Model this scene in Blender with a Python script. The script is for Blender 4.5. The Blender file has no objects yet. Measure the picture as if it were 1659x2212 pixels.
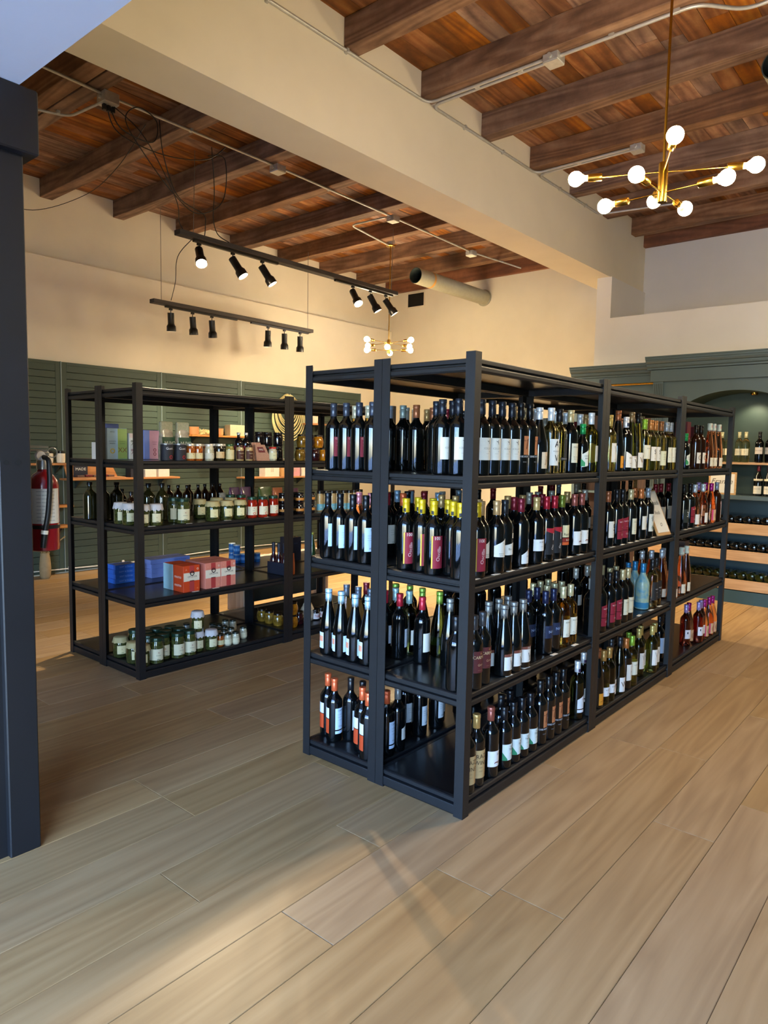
import bpy, bmesh, math, random
from mathutils import Vector, Matrix
random.seed(7)
PI = math.pi
scene = bpy.context.scene
col = scene.collection

# ---------------------------------------------------------------- camera
FPX = 1511.7
cd = bpy.data.cameras.new('camera')
cd.sensor_fit = 'VERTICAL'; cd.sensor_height = 36.0; cd.lens = FPX / 2212 * 36.0
cd.clip_start = 0.05; cd.clip_end = 200
cam = bpy.data.objects.new('camera', cd); col.objects.link(cam)
YAW, PIT, ROL = 0.70147, -0.089085, 0.018153
fw = Vector((math.cos(YAW)*math.cos(PIT), math.sin(YAW)*math.cos(PIT), math.sin(PIT)))
rt = Vector((math.sin(YAW), -math.cos(YAW), 0)); up = rt.cross(fw)
r2 = rt*math.cos(ROL) + up*math.sin(ROL); u2 = up*math.cos(ROL) - rt*math.sin(ROL)
M = Matrix((r2, u2, -fw)).transposed().to_4x4()
M.translation = Vector((-2.23926, -1.45777, 1.45626))
cam.matrix_world = M
scene.camera = cam

# ---------------------------------------------------------------- world, view
w = bpy.data.worlds.new('world'); scene.world = w; w.use_nodes = True
nt = w.node_tree; bg = nt.nodes['Background']
sky = nt.nodes.new('ShaderNodeTexSky'); sky.sky_type = 'NISHITA'
sky.sun_disc = False; sky.sun_elevation = math.radians(38); sky.sun_rotation = math.radians(200)
sky.air_density = 1.0; sky.dust_density = 0.6; sky.ozone_density = 1.6
tint = nt.nodes.new('ShaderNodeMix'); tint.data_type = 'RGBA'; tint.blend_type = 'MULTIPLY'; tint.inputs[0].default_value = 1.0
tint.inputs[7].default_value = (.80, .93, 1.18, 1)      # camera balanced for the warm lamps: daylight reads blue
nt.links.new(sky.outputs[0], tint.inputs[6]); nt.links.new(tint.outputs[2], bg.inputs[0]); bg.inputs[1].default_value = 0.95
vs = scene.view_settings
vs.view_transform = 'Standard'; vs.look = 'None'; vs.gamma = 1.0; vs.use_curve_mapping = False
vs.exposure = 2.15
WARM = (1.0, 0.62, 0.30)
BULB = 84.0       # radiance of a globe bulb
SPOT = 95.0       # watts of a track head

# window portals: help the sky light find its way in through the shop front glass
def portal(loc, rot, sx, sy):
    l = bpy.data.lights.new('window_portal', 'AREA'); l.shape = 'RECTANGLE'; l.size = sx; l.size_y = sy
    l.cycles.is_portal = True
    o = bpy.data.objects.new('window_portal', l); col.objects.link(o); o.location = loc; o.rotation_euler = rot
portal((-3.72, -1.05, 1.32), (0, -PI/2, 0), 2.3, 3.7)

# ---------------------------------------------------------------- helpers
def lin(c):
    if isinstance(c, str):
        c = c.lstrip('#'); c = [int(c[i:i+2], 16)/255 for i in (0, 2, 4)]
    return tuple((v/12.92 if v <= .04045 else ((v+.055)/1.055)**2.4) for v in c) + (1.0,)

MATS = {}
def mat(name, color='#808080', rough=0.5, metal=0.0, spec=0.5, coat=0.0, trans=0.0, ior=1.5, emit=None, estr=0.0,
        noise=0.0, nscale=8.0, bump=0.0, bscale=200.0, alpha=1.0, dark=None, sub=0.0):
    """plain procedural principled material; noise mixes in a second tone, bump gives fine relief"""
    if name in MATS: return MATS[name]
    m = bpy.data.materials.new(name); m.use_nodes = True; MATS[name] = m
    n = m.node_tree; b = n.nodes['Principled BSDF']
    c = lin(color)
    b.inputs['Base Color'].default_value = c
    b.inputs['Roughness'].default_value = rough; b.inputs['Metallic'].default_value = metal
    b.inputs['Specular IOR Level'].default_value = spec; b.inputs['Coat Weight'].default_value = coat
    b.inputs['Transmission Weight'].default_value = trans; b.inputs['IOR'].default_value = ior
    b.inputs['Alpha'].default_value = alpha
    if emit:
        b.inputs['Emission Color'].default_value = lin(emit) if isinstance(emit, str) else tuple(emit)+(1,)
        b.inputs['Emission Strength'].default_value = estr
    if noise or bump:
        tc = n.nodes.new('ShaderNodeTexCoord')
    if noise:
        t = n.nodes.new('ShaderNodeTexNoise'); t.inputs['Scale'].default_value = nscale; t.inputs['Detail'].default_value = 5
        n.links.new(tc.outputs['Object'], t.inputs['Vector'])
        r = n.nodes.new('ShaderNodeValToRGB'); r.color_ramp.elements[0].position = .3; r.color_ramp.elements[1].position = .7
        d = lin(dark) if dark else tuple(v*(1-noise) for v in c[:3])+(1,)
        r.color_ramp.elements[0].color = d; r.color_ramp.elements[1].color = c
        n.links.new(t.outputs['Fac'], r.inputs['Fac']); n.links.new(r.outputs['Color'], b.inputs['Base Color'])
    if bump:
        t2 = n.nodes.new('ShaderNodeTexNoise'); t2.inputs['Scale'].default_value = bscale; t2.inputs['Detail'].default_value = 3
        n.links.new(tc.outputs['Object'], t2.inputs['Vector'])
        bp = n.nodes.new('ShaderNodeBump'); bp.inputs['Strength'].default_value = bump; bp.inputs['Distance'].default_value = .002
        n.links.new(t2.outputs['Fac'], bp.inputs['Height']); n.links.new(bp.outputs['Normal'], b.inputs['Normal'])
    return m

def wood(name, tones, rough=0.5, along='X', stretch=14.0, scale=1.6, rings=0.5, bump=0.15, vary=1.0, stain=0.0, spec=0.5):
    """grain runs along one object axis; every object gets its own offset and tone"""
    if name in MATS: return MATS[name]
    m = bpy.data.materials.new(name); m.use_nodes = True; MATS[name] = m
    n = m.node_tree; L = n.links; b = n.nodes['Principled BSDF']
    b.inputs['Roughness'].default_value = rough; b.inputs['Specular IOR Level'].default_value = spec
    tc = n.nodes.new('ShaderNodeTexCoord'); oi = n.nodes.new('ShaderNodeObjectInfo')
    off = n.nodes.new('ShaderNodeVectorMath'); off.operation = 'SCALE'; off.inputs[0].default_value = (37.1, 53.7, 91.3)
    L.new(oi.outputs['Random'], off.inputs['Scale'])
    add = n.nodes.new('ShaderNodeVectorMath'); add.operation = 'ADD'
    L.new(tc.outputs['Object'], add.inputs[0]); L.new(off.outputs[0], add.inputs[1])
    mp = n.nodes.new('ShaderNodeMapping')
    s = [stretch, stretch, stretch]; s['XYZ'.index(along)] = 1.0
    mp.inputs['Scale'].default_value = [v*scale for v in s]
    L.new(add.outputs[0], mp.inputs['Vector'])
    n1 = n.nodes.new('ShaderNodeTexNoise'); n1.inputs['Scale'].default_value = 1.0; n1.inputs['Detail'].default_value = 6
    n1.inputs['Roughness'].default_value = .6; n1.inputs['Distortion'].default_value = .3
    L.new(mp.outputs[0], n1.inputs['Vector'])
    # cathedral figure: contour lines of a slow noise
    n2 = n.nodes.new('ShaderNodeTexNoise'); n2.inputs['Scale'].default_value = .28; n2.inputs['Detail'].default_value = 1.5
    L.new(mp.outputs[0], n2.inputs['Vector'])
    mu = n.nodes.new('ShaderNodeMath'); mu.operation = 'MULTIPLY'; mu.inputs[1].default_value = 22
    L.new(n2.outputs['Fac'], mu.inputs[0])
    fr = n.nodes.new('ShaderNodeMath'); fr.operation = 'PINGPONG'; fr.inputs[1].default_value = 1.0
    L.new(mu.outputs[0], fr.inputs[0])
    mx = n.nodes.new('ShaderNodeMix'); mx.data_type = 'FLOAT'; mx.inputs[0].default_value = rings
    L.new(n1.outputs['Fac'], mx.inputs[2]); L.new(fr.outputs[0], mx.inputs[3])
    rp = n.nodes.new('ShaderNodeValToRGB')
    els = rp.color_ramp.elements
    els[0].position = .22; els[1].position = .78
    els[0].color = lin(tones[0]); els[1].color = lin(tones[2])
    e = els.new(.5); e.color = lin(tones[1])
    L.new(mx.outputs[0], rp.inputs['Fac'])
    hsv = n.nodes.new('ShaderNodeHueSaturation')
    mr = n.nodes.new('ShaderNodeMapRange'); mr.inputs['To Min'].default_value = 1-.22*vary; mr.inputs['To Max'].default_value = 1+.20*vary
    L.new(oi.outputs['Random'], mr.inputs['Value']); L.new(mr.outputs[0], hsv.inputs['Value'])
    mr2 = n.nodes.new('ShaderNodeMapRange'); mr2.inputs['To Min'].default_value = 1+.2*vary; mr2.inputs['To Max'].default_value = 1-.25*vary
    fr2 = n.nodes.new('ShaderNodeMath'); fr2.operation = 'FRACT'
    mu2 = n.nodes.new('ShaderNodeMath'); mu2.operation = 'MULTIPLY'; mu2.inputs[1].default_value = 17.3
    L.new(oi.outputs['Random'], mu2.inputs[0]); L.new(mu2.outputs[0], fr2.inputs[0]); L.new(fr2.outputs[0], mr2.inputs['Value'])
    L.new(mr2.outputs[0], hsv.inputs['Saturation'])
    L.new(rp.outputs['Color'], hsv.inputs['Color'])
    last = hsv.outputs['Color']
    if stain:
        n3 = n.nodes.new('ShaderNodeTexNoise'); n3.inputs['Scale'].default_value = 2.3; n3.inputs['Detail'].default_value = 7; n3.inputs['Roughness'].default_value = .7
        L.new(add.outputs[0], n3.inputs['Vector'])
        r3 = n.nodes.new('ShaderNodeValToRGB'); r3.color_ramp.elements[0].position = .42; r3.color_ramp.elements[1].position = .62
        r3.color_ramp.elements[0].color = (1-stain,)*3+(1,); r3.color_ramp.elements[1].color = (1, 1, 1, 1)
        L.new(n3.outputs['Fac'], r3.inputs['Fac'])
        mm = n.nodes.new('ShaderNodeMix'); mm.data_type = 'RGBA'; mm.blend_type = 'MULTIPLY'; mm.inputs[0].default_value = 1
        L.new(last, mm.inputs[6]); L.new(r3.outputs['Color'], mm.inputs[7]); last = mm.outputs[2]
    L.new(last, b.inputs['Base Color'])
    bp = n.nodes.new('ShaderNodeBump'); bp.inputs['Strength'].default_value = bump; bp.inputs['Distance'].default_value = .002
    L.new(mx.outputs[0], bp.inputs['Height']); L.new(bp.outputs['Normal'], b.inputs['Normal'])
    return m

class MB:
    """collects shapes into one mesh"""
    def __init__(s): s.v = []; s.f = []; s.mi = []; s.cur = 0; s.ms = []
    def use(s, m):
        if m not in s.ms: s.ms.append(m)
        s.cur = s.ms.index(m); return s
    def face(s, *i): s.f.append(tuple(i)); s.mi.append(s.cur)
    def box(s, x0, x1, y0, y1, z0, z1, ch=0.0):
        b = len(s.v)
        if ch <= 0:
            s.v += [(x0,y0,z0),(x1,y0,z0),(x1,y1,z0),(x0,y1,z0),(x0,y0,z1),(x1,y0,z1),(x1,y1,z1),(x0,y1,z1)]
            for q in ((0,3,2,1),(4,5,6,7),(0,1,5,4),(1,2,6,5),(2,3,7,6),(3,0,4,7)): s.face(*[b+k for k in q])
        else:   # all twelve edges chamfered
            P = {}
            X = (x0, x1); Y = (y0, y1); Z = (z0, z1); c = ch
            for i in (0, 1):
                for j in (0, 1):
                    for k in (0, 1):
                        sx, sy, sz = (1-2*i), (1-2*j), (1-2*k)
                        for a in range(3):
                            p = [X[i]+sx*c, Y[j]+sy*c, Z[k]+sz*c]
                            p[a] = (X[i], Y[j], Z[k])[a]
                            P[i,j,k,a] = len(s.v); s.v.append(tuple(p))
            def q(l, flip):
                l = l[::-1] if flip else l; s.face(*[P[t] for t in l])
            q([(0,0,0,0),(0,0,1,0),(0,1,1,0),(0,1,0,0)], 0); q([(1,0,0,0),(1,0,1,0),(1,1,1,0),(1,1,0,0)], 1)
            q([(0,0,0,1),(1,0,0,1),(1,0,1,1),(0,0,1,1)], 0); q([(0,1,0,1),(1,1,0,1),(1,1,1,1),(0,1,1,1)], 1)
            q([(0,0,0,2),(0,1,0,2),(1,1,0,2),(1,0,0,2)], 0); q([(0,0,1,2),(0,1,1,2),(1,1,1,2),(1,0,1,2)], 1)
            for i in (0, 1):
                for j in (0, 1):
                    q([(i,j,0,0),(i,j,0,1),(i,j,1,1),(i,j,1,0)], (i+j) % 2)
                    q([(i,0,j,2),(i,0,j,0),(i,1,j,0),(i,1,j,2)], (i+j) % 2)
                    q([(0,i,j,1),(0,i,j,2),(1,i,j,2),(1,i,j,1)], (i+j) % 2)
                    for k in (0, 1):
                        q([(i,j,k,0),(i,j,k,1),(i,j,k,2)], (i+j+k) % 2 == 0)
        return s
    def lathe(s, prof, seg=20, o=(0,0,0), cap=True, ax='Z', a0=0, a1=2*PI):
        full = abs(a1-a0-2*PI) < 1e-6; n = seg if full else seg+1
        b = len(s.v)
        for (r, z) in prof:
            for k in range(n):
                a = a0+(a1-a0)*k/seg; x, y = r*math.cos(a), r*math.sin(a)
                p = (x,y,z) if ax == 'Z' else ((z,x,y) if ax == 'X' else (y,z,x))
                s.v.append((o[0]+p[0], o[1]+p[1], o[2]+p[2]))
        for i in range(len(prof)-1):
            for k in range(seg if full else seg):
                k2 = (k+1) % n
                s.face(b+i*n+k, b+i*n+k2, b+(i+1)*n+k2, b+(i+1)*n+k)
        if cap and full:
            s.face(*[b+k for k in range(n)][::-1]); s.face(*[b+(len(prof)-1)*n+k for k in range(n)])
        return s
    def tube(s, pts, r, seg=8, cap=True):
        pts = [Vector(p) for p in pts]; b = len(s.v); prev = None
        for i, p in enumerate(pts):
            t = (pts[min(i+1, len(pts)-1)]-pts[max(i-1, 0)]).normalized()
            a = Vector((0,0,1)) if abs(t.z) < .95 else Vector((1,0,0))
            if prev is not None: a = prev
            u = (a - t*a.dot(t)).normalized(); prev = u; v = t.cross(u)
            rr = r[i] if isinstance(r, (list, tuple)) else r
            for k in range(seg):
                an = 2*PI*k/seg; s.v.append(tuple(p + u*rr*math.cos(an) + v*rr*math.sin(an)))
        for i in range(len(pts)-1):
            for k in range(seg):
                k2 = (k+1) % seg; s.face(b+i*seg+k, b+i*seg+k2, b+(i+1)*seg+k2, b+(i+1)*seg+k)
        if cap:
            s.face(*[b+k for k in range(seg)][::-1]); s.face(*[b+(len(pts)-1)*seg+k for k in range(seg)])
        return s
    def prism(s, poly, d0, d1, ax='X'):
        """polygon (a,b) extruded along ax; ax X: (a,b)->(y,z), Y: (x,z), Z: (x,y)"""
        b = len(s.v); n = len(poly)
        area = sum(poly[i][0]*poly[(i+1)%n][1]-poly[(i+1)%n][0]*poly[i][1] for i in range(n))
        flip = (area < 0) != (ax == 'Y')
        for d in (d0, d1):
            for (p, q) in poly: s.v.append((d,p,q) if ax == 'X' else ((p,d,q) if ax == 'Y' else (p,q,d)))
        F = [[b+i for i in range(n)][::-1], [b+n+i for i in range(n)]]
        for i in range(n): j = (i+1) % n; F.append([b+i, b+j, b+n+j, b+n+i])
        for f in F: s.face(*(f[::-1] if flip else f))
        return s
    def mesh(s, name, m=None, smooth=None):
        me = bpy.data.meshes.new(name); me.from_pydata(s.v, [], s.f)
        for mm in (s.ms if s.ms else [m]): me.materials.append(MATS[mm] if isinstance(mm, str) else mm)
        if s.ms:
            me.polygons.foreach_set('material_index', s.mi)
        if smooth is not None:
            me.polygons.foreach_set('use_smooth', [True]*len(me.polygons)); me.set_sharp_from_angle(angle=math.radians(smooth))
        me.update(); return me
    def build(s, name, m=None, parent=None, loc=None, smooth=None, rot=None):
        return put(name, s.mesh(name, m, smooth), parent, loc, rot)

def put(name, me, parent=None, loc=None, rot=None):
    o = bpy.data.objects.new(name, me); col.objects.link(o)
    if loc is not None: o.location = loc
    if rot is not None: o.rotation_euler = rot
    if parent is not None: o.parent = parent
    return o
def tag(o, label=None, cat=None, group=None, kind=None):
    if label: o['label'] = label
    if cat: o['category'] = cat
    if group: o['group'] = group
    if kind: o['kind'] = kind
    return o
def empty(name, loc=(0,0,0), rz=0.0, **k):
    o = bpy.data.objects.new(name, None); col.objects.link(o); o.location = loc; o.rotation_euler = (0,0,rz); o.empty_display_size = .05
    return tag(o, **k)
KIDS = {}
def copy_tree(o, parent=None):
    c = o.copy(); col.objects.link(c); c.parent = parent
    for ch in o.children: copy_tree(ch, c)
    return c
def bend(pts, r=.04, n=6):
    """round the corners of a polyline"""
    P = [Vector(p) for p in pts]; out = [P[0]]
    for i in range(1, len(P)-1):
        a, b, c = P[i-1], P[i], P[i+1]; d1 = (a-b); d2 = (c-b); k = min(r, d1.length*.45, d2.length*.45)
        p0 = b+d1.normalized()*k; p2 = b+d2.normalized()*k
        for j in range(n+1):
            t = j/n; out.append(p0*(1-t)**2 + b*2*t*(1-t) + p2*t*t)
    out.append(P[-1]); return out

# ---------------------------------------------------------------- materials of the shell
mat('plaster', '#dfd7c2', .85, noise=.06, nscale=3, bump=.12, bscale=60)
mat('plaster_grey', '#dcdad6', .85, noise=.05, nscale=3, bump=.12, bscale=60)
mat('soffit_paint', '#eceef0', .8, noise=.03, nscale=4, bump=.05, bscale=40)
wood('floor_oak', ('#94744e', '#a5855b', '#b29368'), rough=.42, along='X', stretch=15, scale=1.3, rings=.25, bump=.06, vary=.35)
wood('ceiling_board', ('#5c3722', '#95603a', '#b78658'), rough=.75, along='X', stretch=9, scale=1.4, rings=.25, bump=.3, vary=1.4, stain=.45)
wood('joist_wood', ('#553c2b', '#84634b', '#a18268'), rough=.75, along='Y', stretch=12, scale=1.3, rings=.25, bump=.3, vary=.8, stain=.35)
wood('ledger_wood', ('#5a3422', '#8a5535', '#a06a45'), rough=.75, along='Y', stretch=10, scale=1.2, rings=.2, bump=.3, vary=.3, stain=.3)
mat('dark_gap', '#1b120c', .9, noise=.3)
mat('black_paint', '#121317', .55, noise=.25, nscale=6, bump=.08, bscale=120)
mat('frame_black', '#17181a', .5, noise=.2)
mat('green_paint', '#384a42', .55, noise=.12, nscale=5, bump=.10, bscale=90)
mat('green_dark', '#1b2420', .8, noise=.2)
mat('galvanised', '#c6c6c2', .45, metal=.55, noise=.15, nscale=30)
mat('pavement', '#d2d6dc', .9, noise=.2, nscale=3)  # unseen ground made pale so it throws daylight up at the soffit

def struct(o): o['kind'] = 'structure'; return o
XW, YW, XF = 7.12, 6.40, -3.6      # back wall, left wall, shop front

# floor: boards 229 mm wide laid along X
fl = struct(MB().box(XF-.1, XW+.1, -3.1, YW+.1, -.10, -.0125).build('floor', MATS['dark_gap']))
rng = random.Random(3)
y0 = 1.263 - .229*19
known = {0.805: -.686+1.52, .347: -.984, .118: -.361, -.111: -.84, -.34: -.33, 1.034: -.686}
rows = []
for r in range(42):
    ya = y0 + .229*r
    if ya > YW or ya+.229 < -3.05: continue
    st = -.984 + rng.random()*1.5
    for k, v in known.items():
        if abs(k-ya) < .02: st = v
    x = st - 1.52*math.ceil((st-XF)/1.52)
    while x < XW:
        a, b = max(x, XF), min(x+1.52, XW)
        if b-a > .02: rows.append((a, b, max(ya, -3.05), min(ya+.229, YW)))
        x += 1.52
def fplank(a, b, c, d):
    m = MB(); g = .0007; e = .0016
    a += g; b -= g; c += g; d -= g
    m.v = [(a,c,-.012),(b,c,-.012),(b,d,-.012),(a,d,-.012),(a,c,-e),(b,c,-e),(b,d,-e),(a,d,-e),(a+e,c+e,0),(b-e,c+e,0),(b-e,d-e,0),(a+e,d-e,0)]
    for i in range(4):
        j = (i+1) % 4; m.face(i, j, 4+j, 4+i); m.face(4+i, 4+j, 8+j, 8+i)
    m.face(8, 9, 10, 11); return m
rows.sort(key=lambda q: (q[0]+q[1]+4.5)**2 + (q[2]+q[3]+2.9)**2)
for q in rows[:300]: fplank(*q).build('floor_board', MATS['floor_oak'], fl)
if rows[300:]:
    m = MB()
    for q in rows[300:]:
        p = fplank(*q); b = len(m.v); m.v += p.v
        for f in p.f: m.face(*[b+i for i in f])
    tag(m.build('floor_boards', MATS['floor_oak'], fl), kind='stuff')

# ceiling: boards along X above joists along Y
ZC, ZJ = 4.285, 4.095
ce = struct(MB().box(XF-.1, XW+.1, -3.1, YW+.12, ZC+.03, ZC+.12).build('ceiling', MATS['dark_gap']))
rng = random.Random(11)
def crow(y, w, xa, xb):
    x = xa - rng.random()*1.6
    while x < xb:
        l = rng.choice((.838, 1.676, 1.676, 2.514, 2.514))
        a, b = max(x, xa), min(x+l, xb)
        if b-a > .05:
            dz = rng.random()*.004
            MB().box(a+.001, b-.001, y+.0015, y+w-.0015, ZC+dz, ZC+.028+dz).build('ceiling_board', MATS['ceiling_board'], ce)
        x += l
y = 2.32
while y < YW+.04: crow(y, min(.152, YW+.05-y), -1.2, XW); y += .152
y = 1.94-.152
while y > -2.9: crow(y, .152, -1.2, 6.8); y -= .152
JX = [1.285+.838*k for k in range(-2, 7)]
for k, x in enumerate(JX):
    for (ya, yb) in ((2.32, YW+.05), (-3.0, 1.94)):
        MB().box(x, x+.135, ya, yb, ZJ, ZC+.002, ch=.004).build('joist', MATS['joist_wood'], ce)
MB().box(.30, .435, 2.32, YW, ZJ, ZC, ch=.004).build('joist', MATS['joist_wood'], ce)
MB().box(XW-.07, XW, 2.32, YW+.05, ZJ-.015, ZC, ch=.003).build('ledger_board', MATS['ledger_wood'], ce)
MB().box(6.73, 6.80, -3.0, 1.94, ZJ-.055, ZC, ch=.003).build('ledger_board', MATS['ledger_wood'], ce)

# walls
def wall(name, boxes, m='plaster'):
    b = MB()
    for q in boxes: b.box(*q[:5], q[5]+(.05 if q[5] == ZC else 0))
    return struct(b.build(name, MATS[m]))
wall('wall_left', [(XF-.1, XW+.1, YW+.05, YW+.2, 0, ZC), (XF, XW, YW-.05, YW+.05, 0, 3.46)])
wall('wall_back', [(XW, XW+.12, 2.09, YW+.05, 0, ZC), (XW-.012, XW, 2.09, YW, 0, 3.035)])
wr = wall('wall_right_end', [(5.75, 6.92, -3.1, 1.915, 0, 3.02), (5.75, 7.12, 1.915, 2.09, 0, 3.49), (6.80, 6.92, -3.1, 1.94, 3.02, ZC)], 'plaster_grey')
mat('wall_green', '#3c4844', .6, noise=.1, nscale=4)  # unseen wall coloured dark to cut its bounce and bottle reflections
wall('wall_right', [(XF, 6.8, -3.15, -3.0, 0, ZC)], 'wall_green')
wall('wall_bulkhead', [(-1.35, 6.80, 1.94, 2.32, 3.49, ZC)])
wall('wall_above_entry', [(-1.35, -1.2, -3.0, YW, 2.75, ZC)])
wall('ceiling_entry', [(XF, -1.2, -3.0, YW, 2.612, 2.75)], 'soffit_paint')
# shop front with two tall panes
wf = wall('wall_front', [(XF-.15, XF, 1.0, YW, 0, 2.75), (XF-.15, XF, -3.1, -2.9, 0, 2.75), (XF-.15, XF, -2.9, 1.0, 0, .16), (XF-.15, XF, -2.9, 1.0, 2.48, 2.75)], 'black_paint')
def pane_mat():
    m = bpy.data.materials.new('window_glass'); m.use_nodes = True; n = m.node_tree; n.nodes.remove(n.nodes['Principled BSDF'])
    t = n.nodes.new('ShaderNodeBsdfTransparent'); t.inputs[0].default_value = (.96, .98, .97, 1)
    g = n.nodes.new('ShaderNodeBsdfGlossy'); g.inputs['Roughness'].default_value = .0
    x = n.nodes.new('ShaderNodeMixShader'); x.inputs[0].default_value = .06
    n.links.new(t.outputs[0], x.inputs[1]); n.links.new(g.outputs[0], x.inputs[2]); n.links.new(x.outputs[0], n.nodes['Material Output'].inputs[0])
    MATS['window_glass'] = m
pane_mat()
for i, (ya, yb) in enumerate(((-2.9, -1.62), (-1.54, -.26), (-.18, 1.0))):
    f = MB(); fx0, fx1 = XF-.09, XF-.03
    f.box(fx0, fx1, ya, ya+.06, .16, 2.48).box(fx0, fx1, yb-.06, yb, .16, 2.48).box(fx0, fx1, ya+.06, yb-.06, .16, .24).box(fx0, fx1, ya+.06, yb-.06, 2.40, 2.48)
    wn = struct(f.build('window_%d' % (i+1), MATS['frame_black']))
    MB().box(XF-.063, XF-.057, ya+.055, yb-.055, .235, 2.405).build('pane', MATS['window_glass'], wn)
for ya in (-1.62, -.26): struct(MB().box(XF-.1, XF-.02, ya, ya+.08, .16, 2.48).build('trim_%d' % (1 if ya < -1 else 2), MATS['frame_black']))
struct(MB().box(-14, XF-.15, -12, 12, -.2, -.1).build('ground_outside', MATS['pavement']))

# dark panelled pier at the left edge of the picture
pier = struct(MB().box(-1.76, -1.195, 1.06, 1.34, 0, 2.42).build('column', MATS['black_paint']))
MB().box(-1.285, -1.18, 1.033, 1.36, 0, 2.42, ch=.004).build('corner_board', MATS['black_paint'], pier)
MB().box(-1.76, -1.66, 1.033, 1.36, 0, 2.42, ch=.004).build('corner_board', MATS['black_paint'], pier)
MB().box(-1.80, -1.142, .995, 1.40, 2.405, 2.612, ch=.005).build('capital', MATS['black_paint'], pier)
mat('hole_black', '#050505', .9)
for x in (-1.222, -1.262): MB().lathe([(.0085, 0), (.0085, .002)], 14, ax='Y').build('bolt_hole', MATS['hole_black'], pier, loc=(x, 1.0315, 1.39))

# green slotted panels on the left wall
PX = [-.0, 1.408-1.242, 1.408, 2.652, 3.88, 5.119, 6.31]
slat_cache = {}
mat('seam_metal', '#8fa3a8', .45, metal=.3)
for i in range(1, len(PX)-1):
    a, b = PX[i], PX[i+1]
    p = empty('wall_panel', (a, YW-.05, 0), label=['dark green slotted wall panel partly hidden by the fire extinguisher', 'dark green slotted wall panel behind the bottle end of the deli rack',
        'dark green slotted wall panel behind the spreads and cans', 'dark green slotted wall panel behind the coiled rope', 'dark green slotted wall panel beside the room corner'][i-1],
        cat='wall panel', group='green wall panels', kind='structure')
    w_ = b-a-.008; top = 2.352
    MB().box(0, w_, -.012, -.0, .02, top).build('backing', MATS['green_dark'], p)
    for (u0, u1) in ((0, .058), (w_-.058, w_)): MB().box(u0, u1, -.045, -.010, .02, top, ch=.002).build('stile', MATS['green_paint'], p)
    for (v0, v1) in ((top-.035, top), (.02, .06)): MB().box(.058, w_-.058, -.045, -.010, v0, v1, ch=.002).build('rail', MATS['green_paint'], p)
    MB().box(w_+.0005, w_+.0075, -.050, -.004, .02, top+.004).build('edge_strip', MATS['seam_metal'], p)
    key = round(w_, 3)
    if key not in slat_cache:
        slat_cache[key] = MB().box(.0585, w_-.0585, -.0435, -.010, 0, .0705, ch=.0015).mesh('slat', MATS['green_paint'])
    n = int((top-.035-.06)/.0752)
    for k in range(n): put('slat', slat_cache[key], p, (0, 0, .066+k*.0752))
# white cable stapled along the foot of the panels
mat('white_plastic', '#e8e6df', .5)
c = MB().tube([(x, YW-.102, .05+.012*math.sin(x*2.1)) for x in [1.0+.1*i for i in range(52)]], .006, 6)
cb = tag(c.build('floor_cable', MATS['white_plastic']), 'thin white cable run along the foot of the green panels', 'cable')
for x in (1.45, 2.1, 2.75, 3.4): MB().box(x-.015, x+.015, YW-.11, YW-.094, .035, .075, ch=.003).build('cable_clip', MATS['white_plastic'], cb)

# ---------------------------------------------------------------- steel racks
mat('rack_steel', '#17181b', .48, noise=.25, nscale=500, bump=.5, bscale=900, spec=.5)
mat('shelf_black', '#131315', .28, noise=.2, nscale=4, bump=.03, bscale=300)
UL, UD, UH = 1.2192, .4572, 1.83
LEV = [1.806, 1.360, .954, .498, .073]
PW = .043
def post_mesh(sx, sy):
    t = .003
    poly = [(0,0),(PW,0),(PW,t),(t,t),(t,PW),(0,PW)]
    pts = [((x if sx > 0 else -x), (y if sy > 0 else -y)) for x, y in poly]
    m = MB().prism(pts, 0, UH, 'Z')
    m.box(*(sorted((sx*.001, sx*(PW+.002)))+sorted((sy*.001, sy*(PW+.002)))), 0, .006)
    return m.mesh('post', MATS['rack_steel'])
def beam_prof(bottom):
    lo = -.070 if bottom else -.050
    return [(.014,0),(.009,-.003),(.009,-.017),(.012,-.0185),(.025,-.0195),(.025,-.0275),(.006,-.028),(.0035,-.032),(.004,lo+.006),(.008,lo),(.029,lo),(.029,0)]
def beam_mesh(ax, n, sgn, bottom):
    pr = [(d*sgn, z) for d, z in beam_prof(bottom)]
    return MB().prism(pr, .0045, n-.0045, ax).mesh('beam', MATS['rack_steel'])
PM = {(sx, sy): post_mesh(sx, sy) for sx in (1, -1) for sy in (1, -1)}
BM = {}
for bt in (0, 1):
    for sg in (1, -1):
        BM['X', sg, bt] = beam_mesh('X', UL, sg, bt); BM['Y', sg, bt] = beam_mesh('Y', UD, sg, bt)
SM = MB().box(.030, UL-.030, .030, UD-.030, -.018, -.001, ch=.001).mesh('shelf', MATS['shelf_black'])
def rack_unit(x, y, label, group, rz=0.0):
    u = empty('shelving_unit', (x, y, 0), rz, label=label, cat='shelving', group=group)
    for (px, sx) in ((0, 1), (UL, -1)):
        for (py, sy) in ((0, 1), (UD, -1)): put('post', PM[sx, sy], u, (px, py, 0))
    for z in LEV:
        bt = int(z < .1)
        put('long_beam', BM['X', 1, bt], u, (0, 0, z)); put('long_beam', BM['X', -1, bt], u, (0, UD, z))
        put('end_beam', BM['Y', 1, bt], u, (0, 0, z)); put('end_beam', BM['Y', -1, bt], u, (UL, 0, z))
        put('shelf', SM, u, (0, 0, z))
    return u
GAP = .002
for i, nm in enumerate(('near', 'middle', 'far')):
    rack_unit(i*(UL+GAP), 0, 'black steel five-tier shelving unit, %s one of the aisle side of the wine rack' % nm, 'wine rack units')
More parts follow.
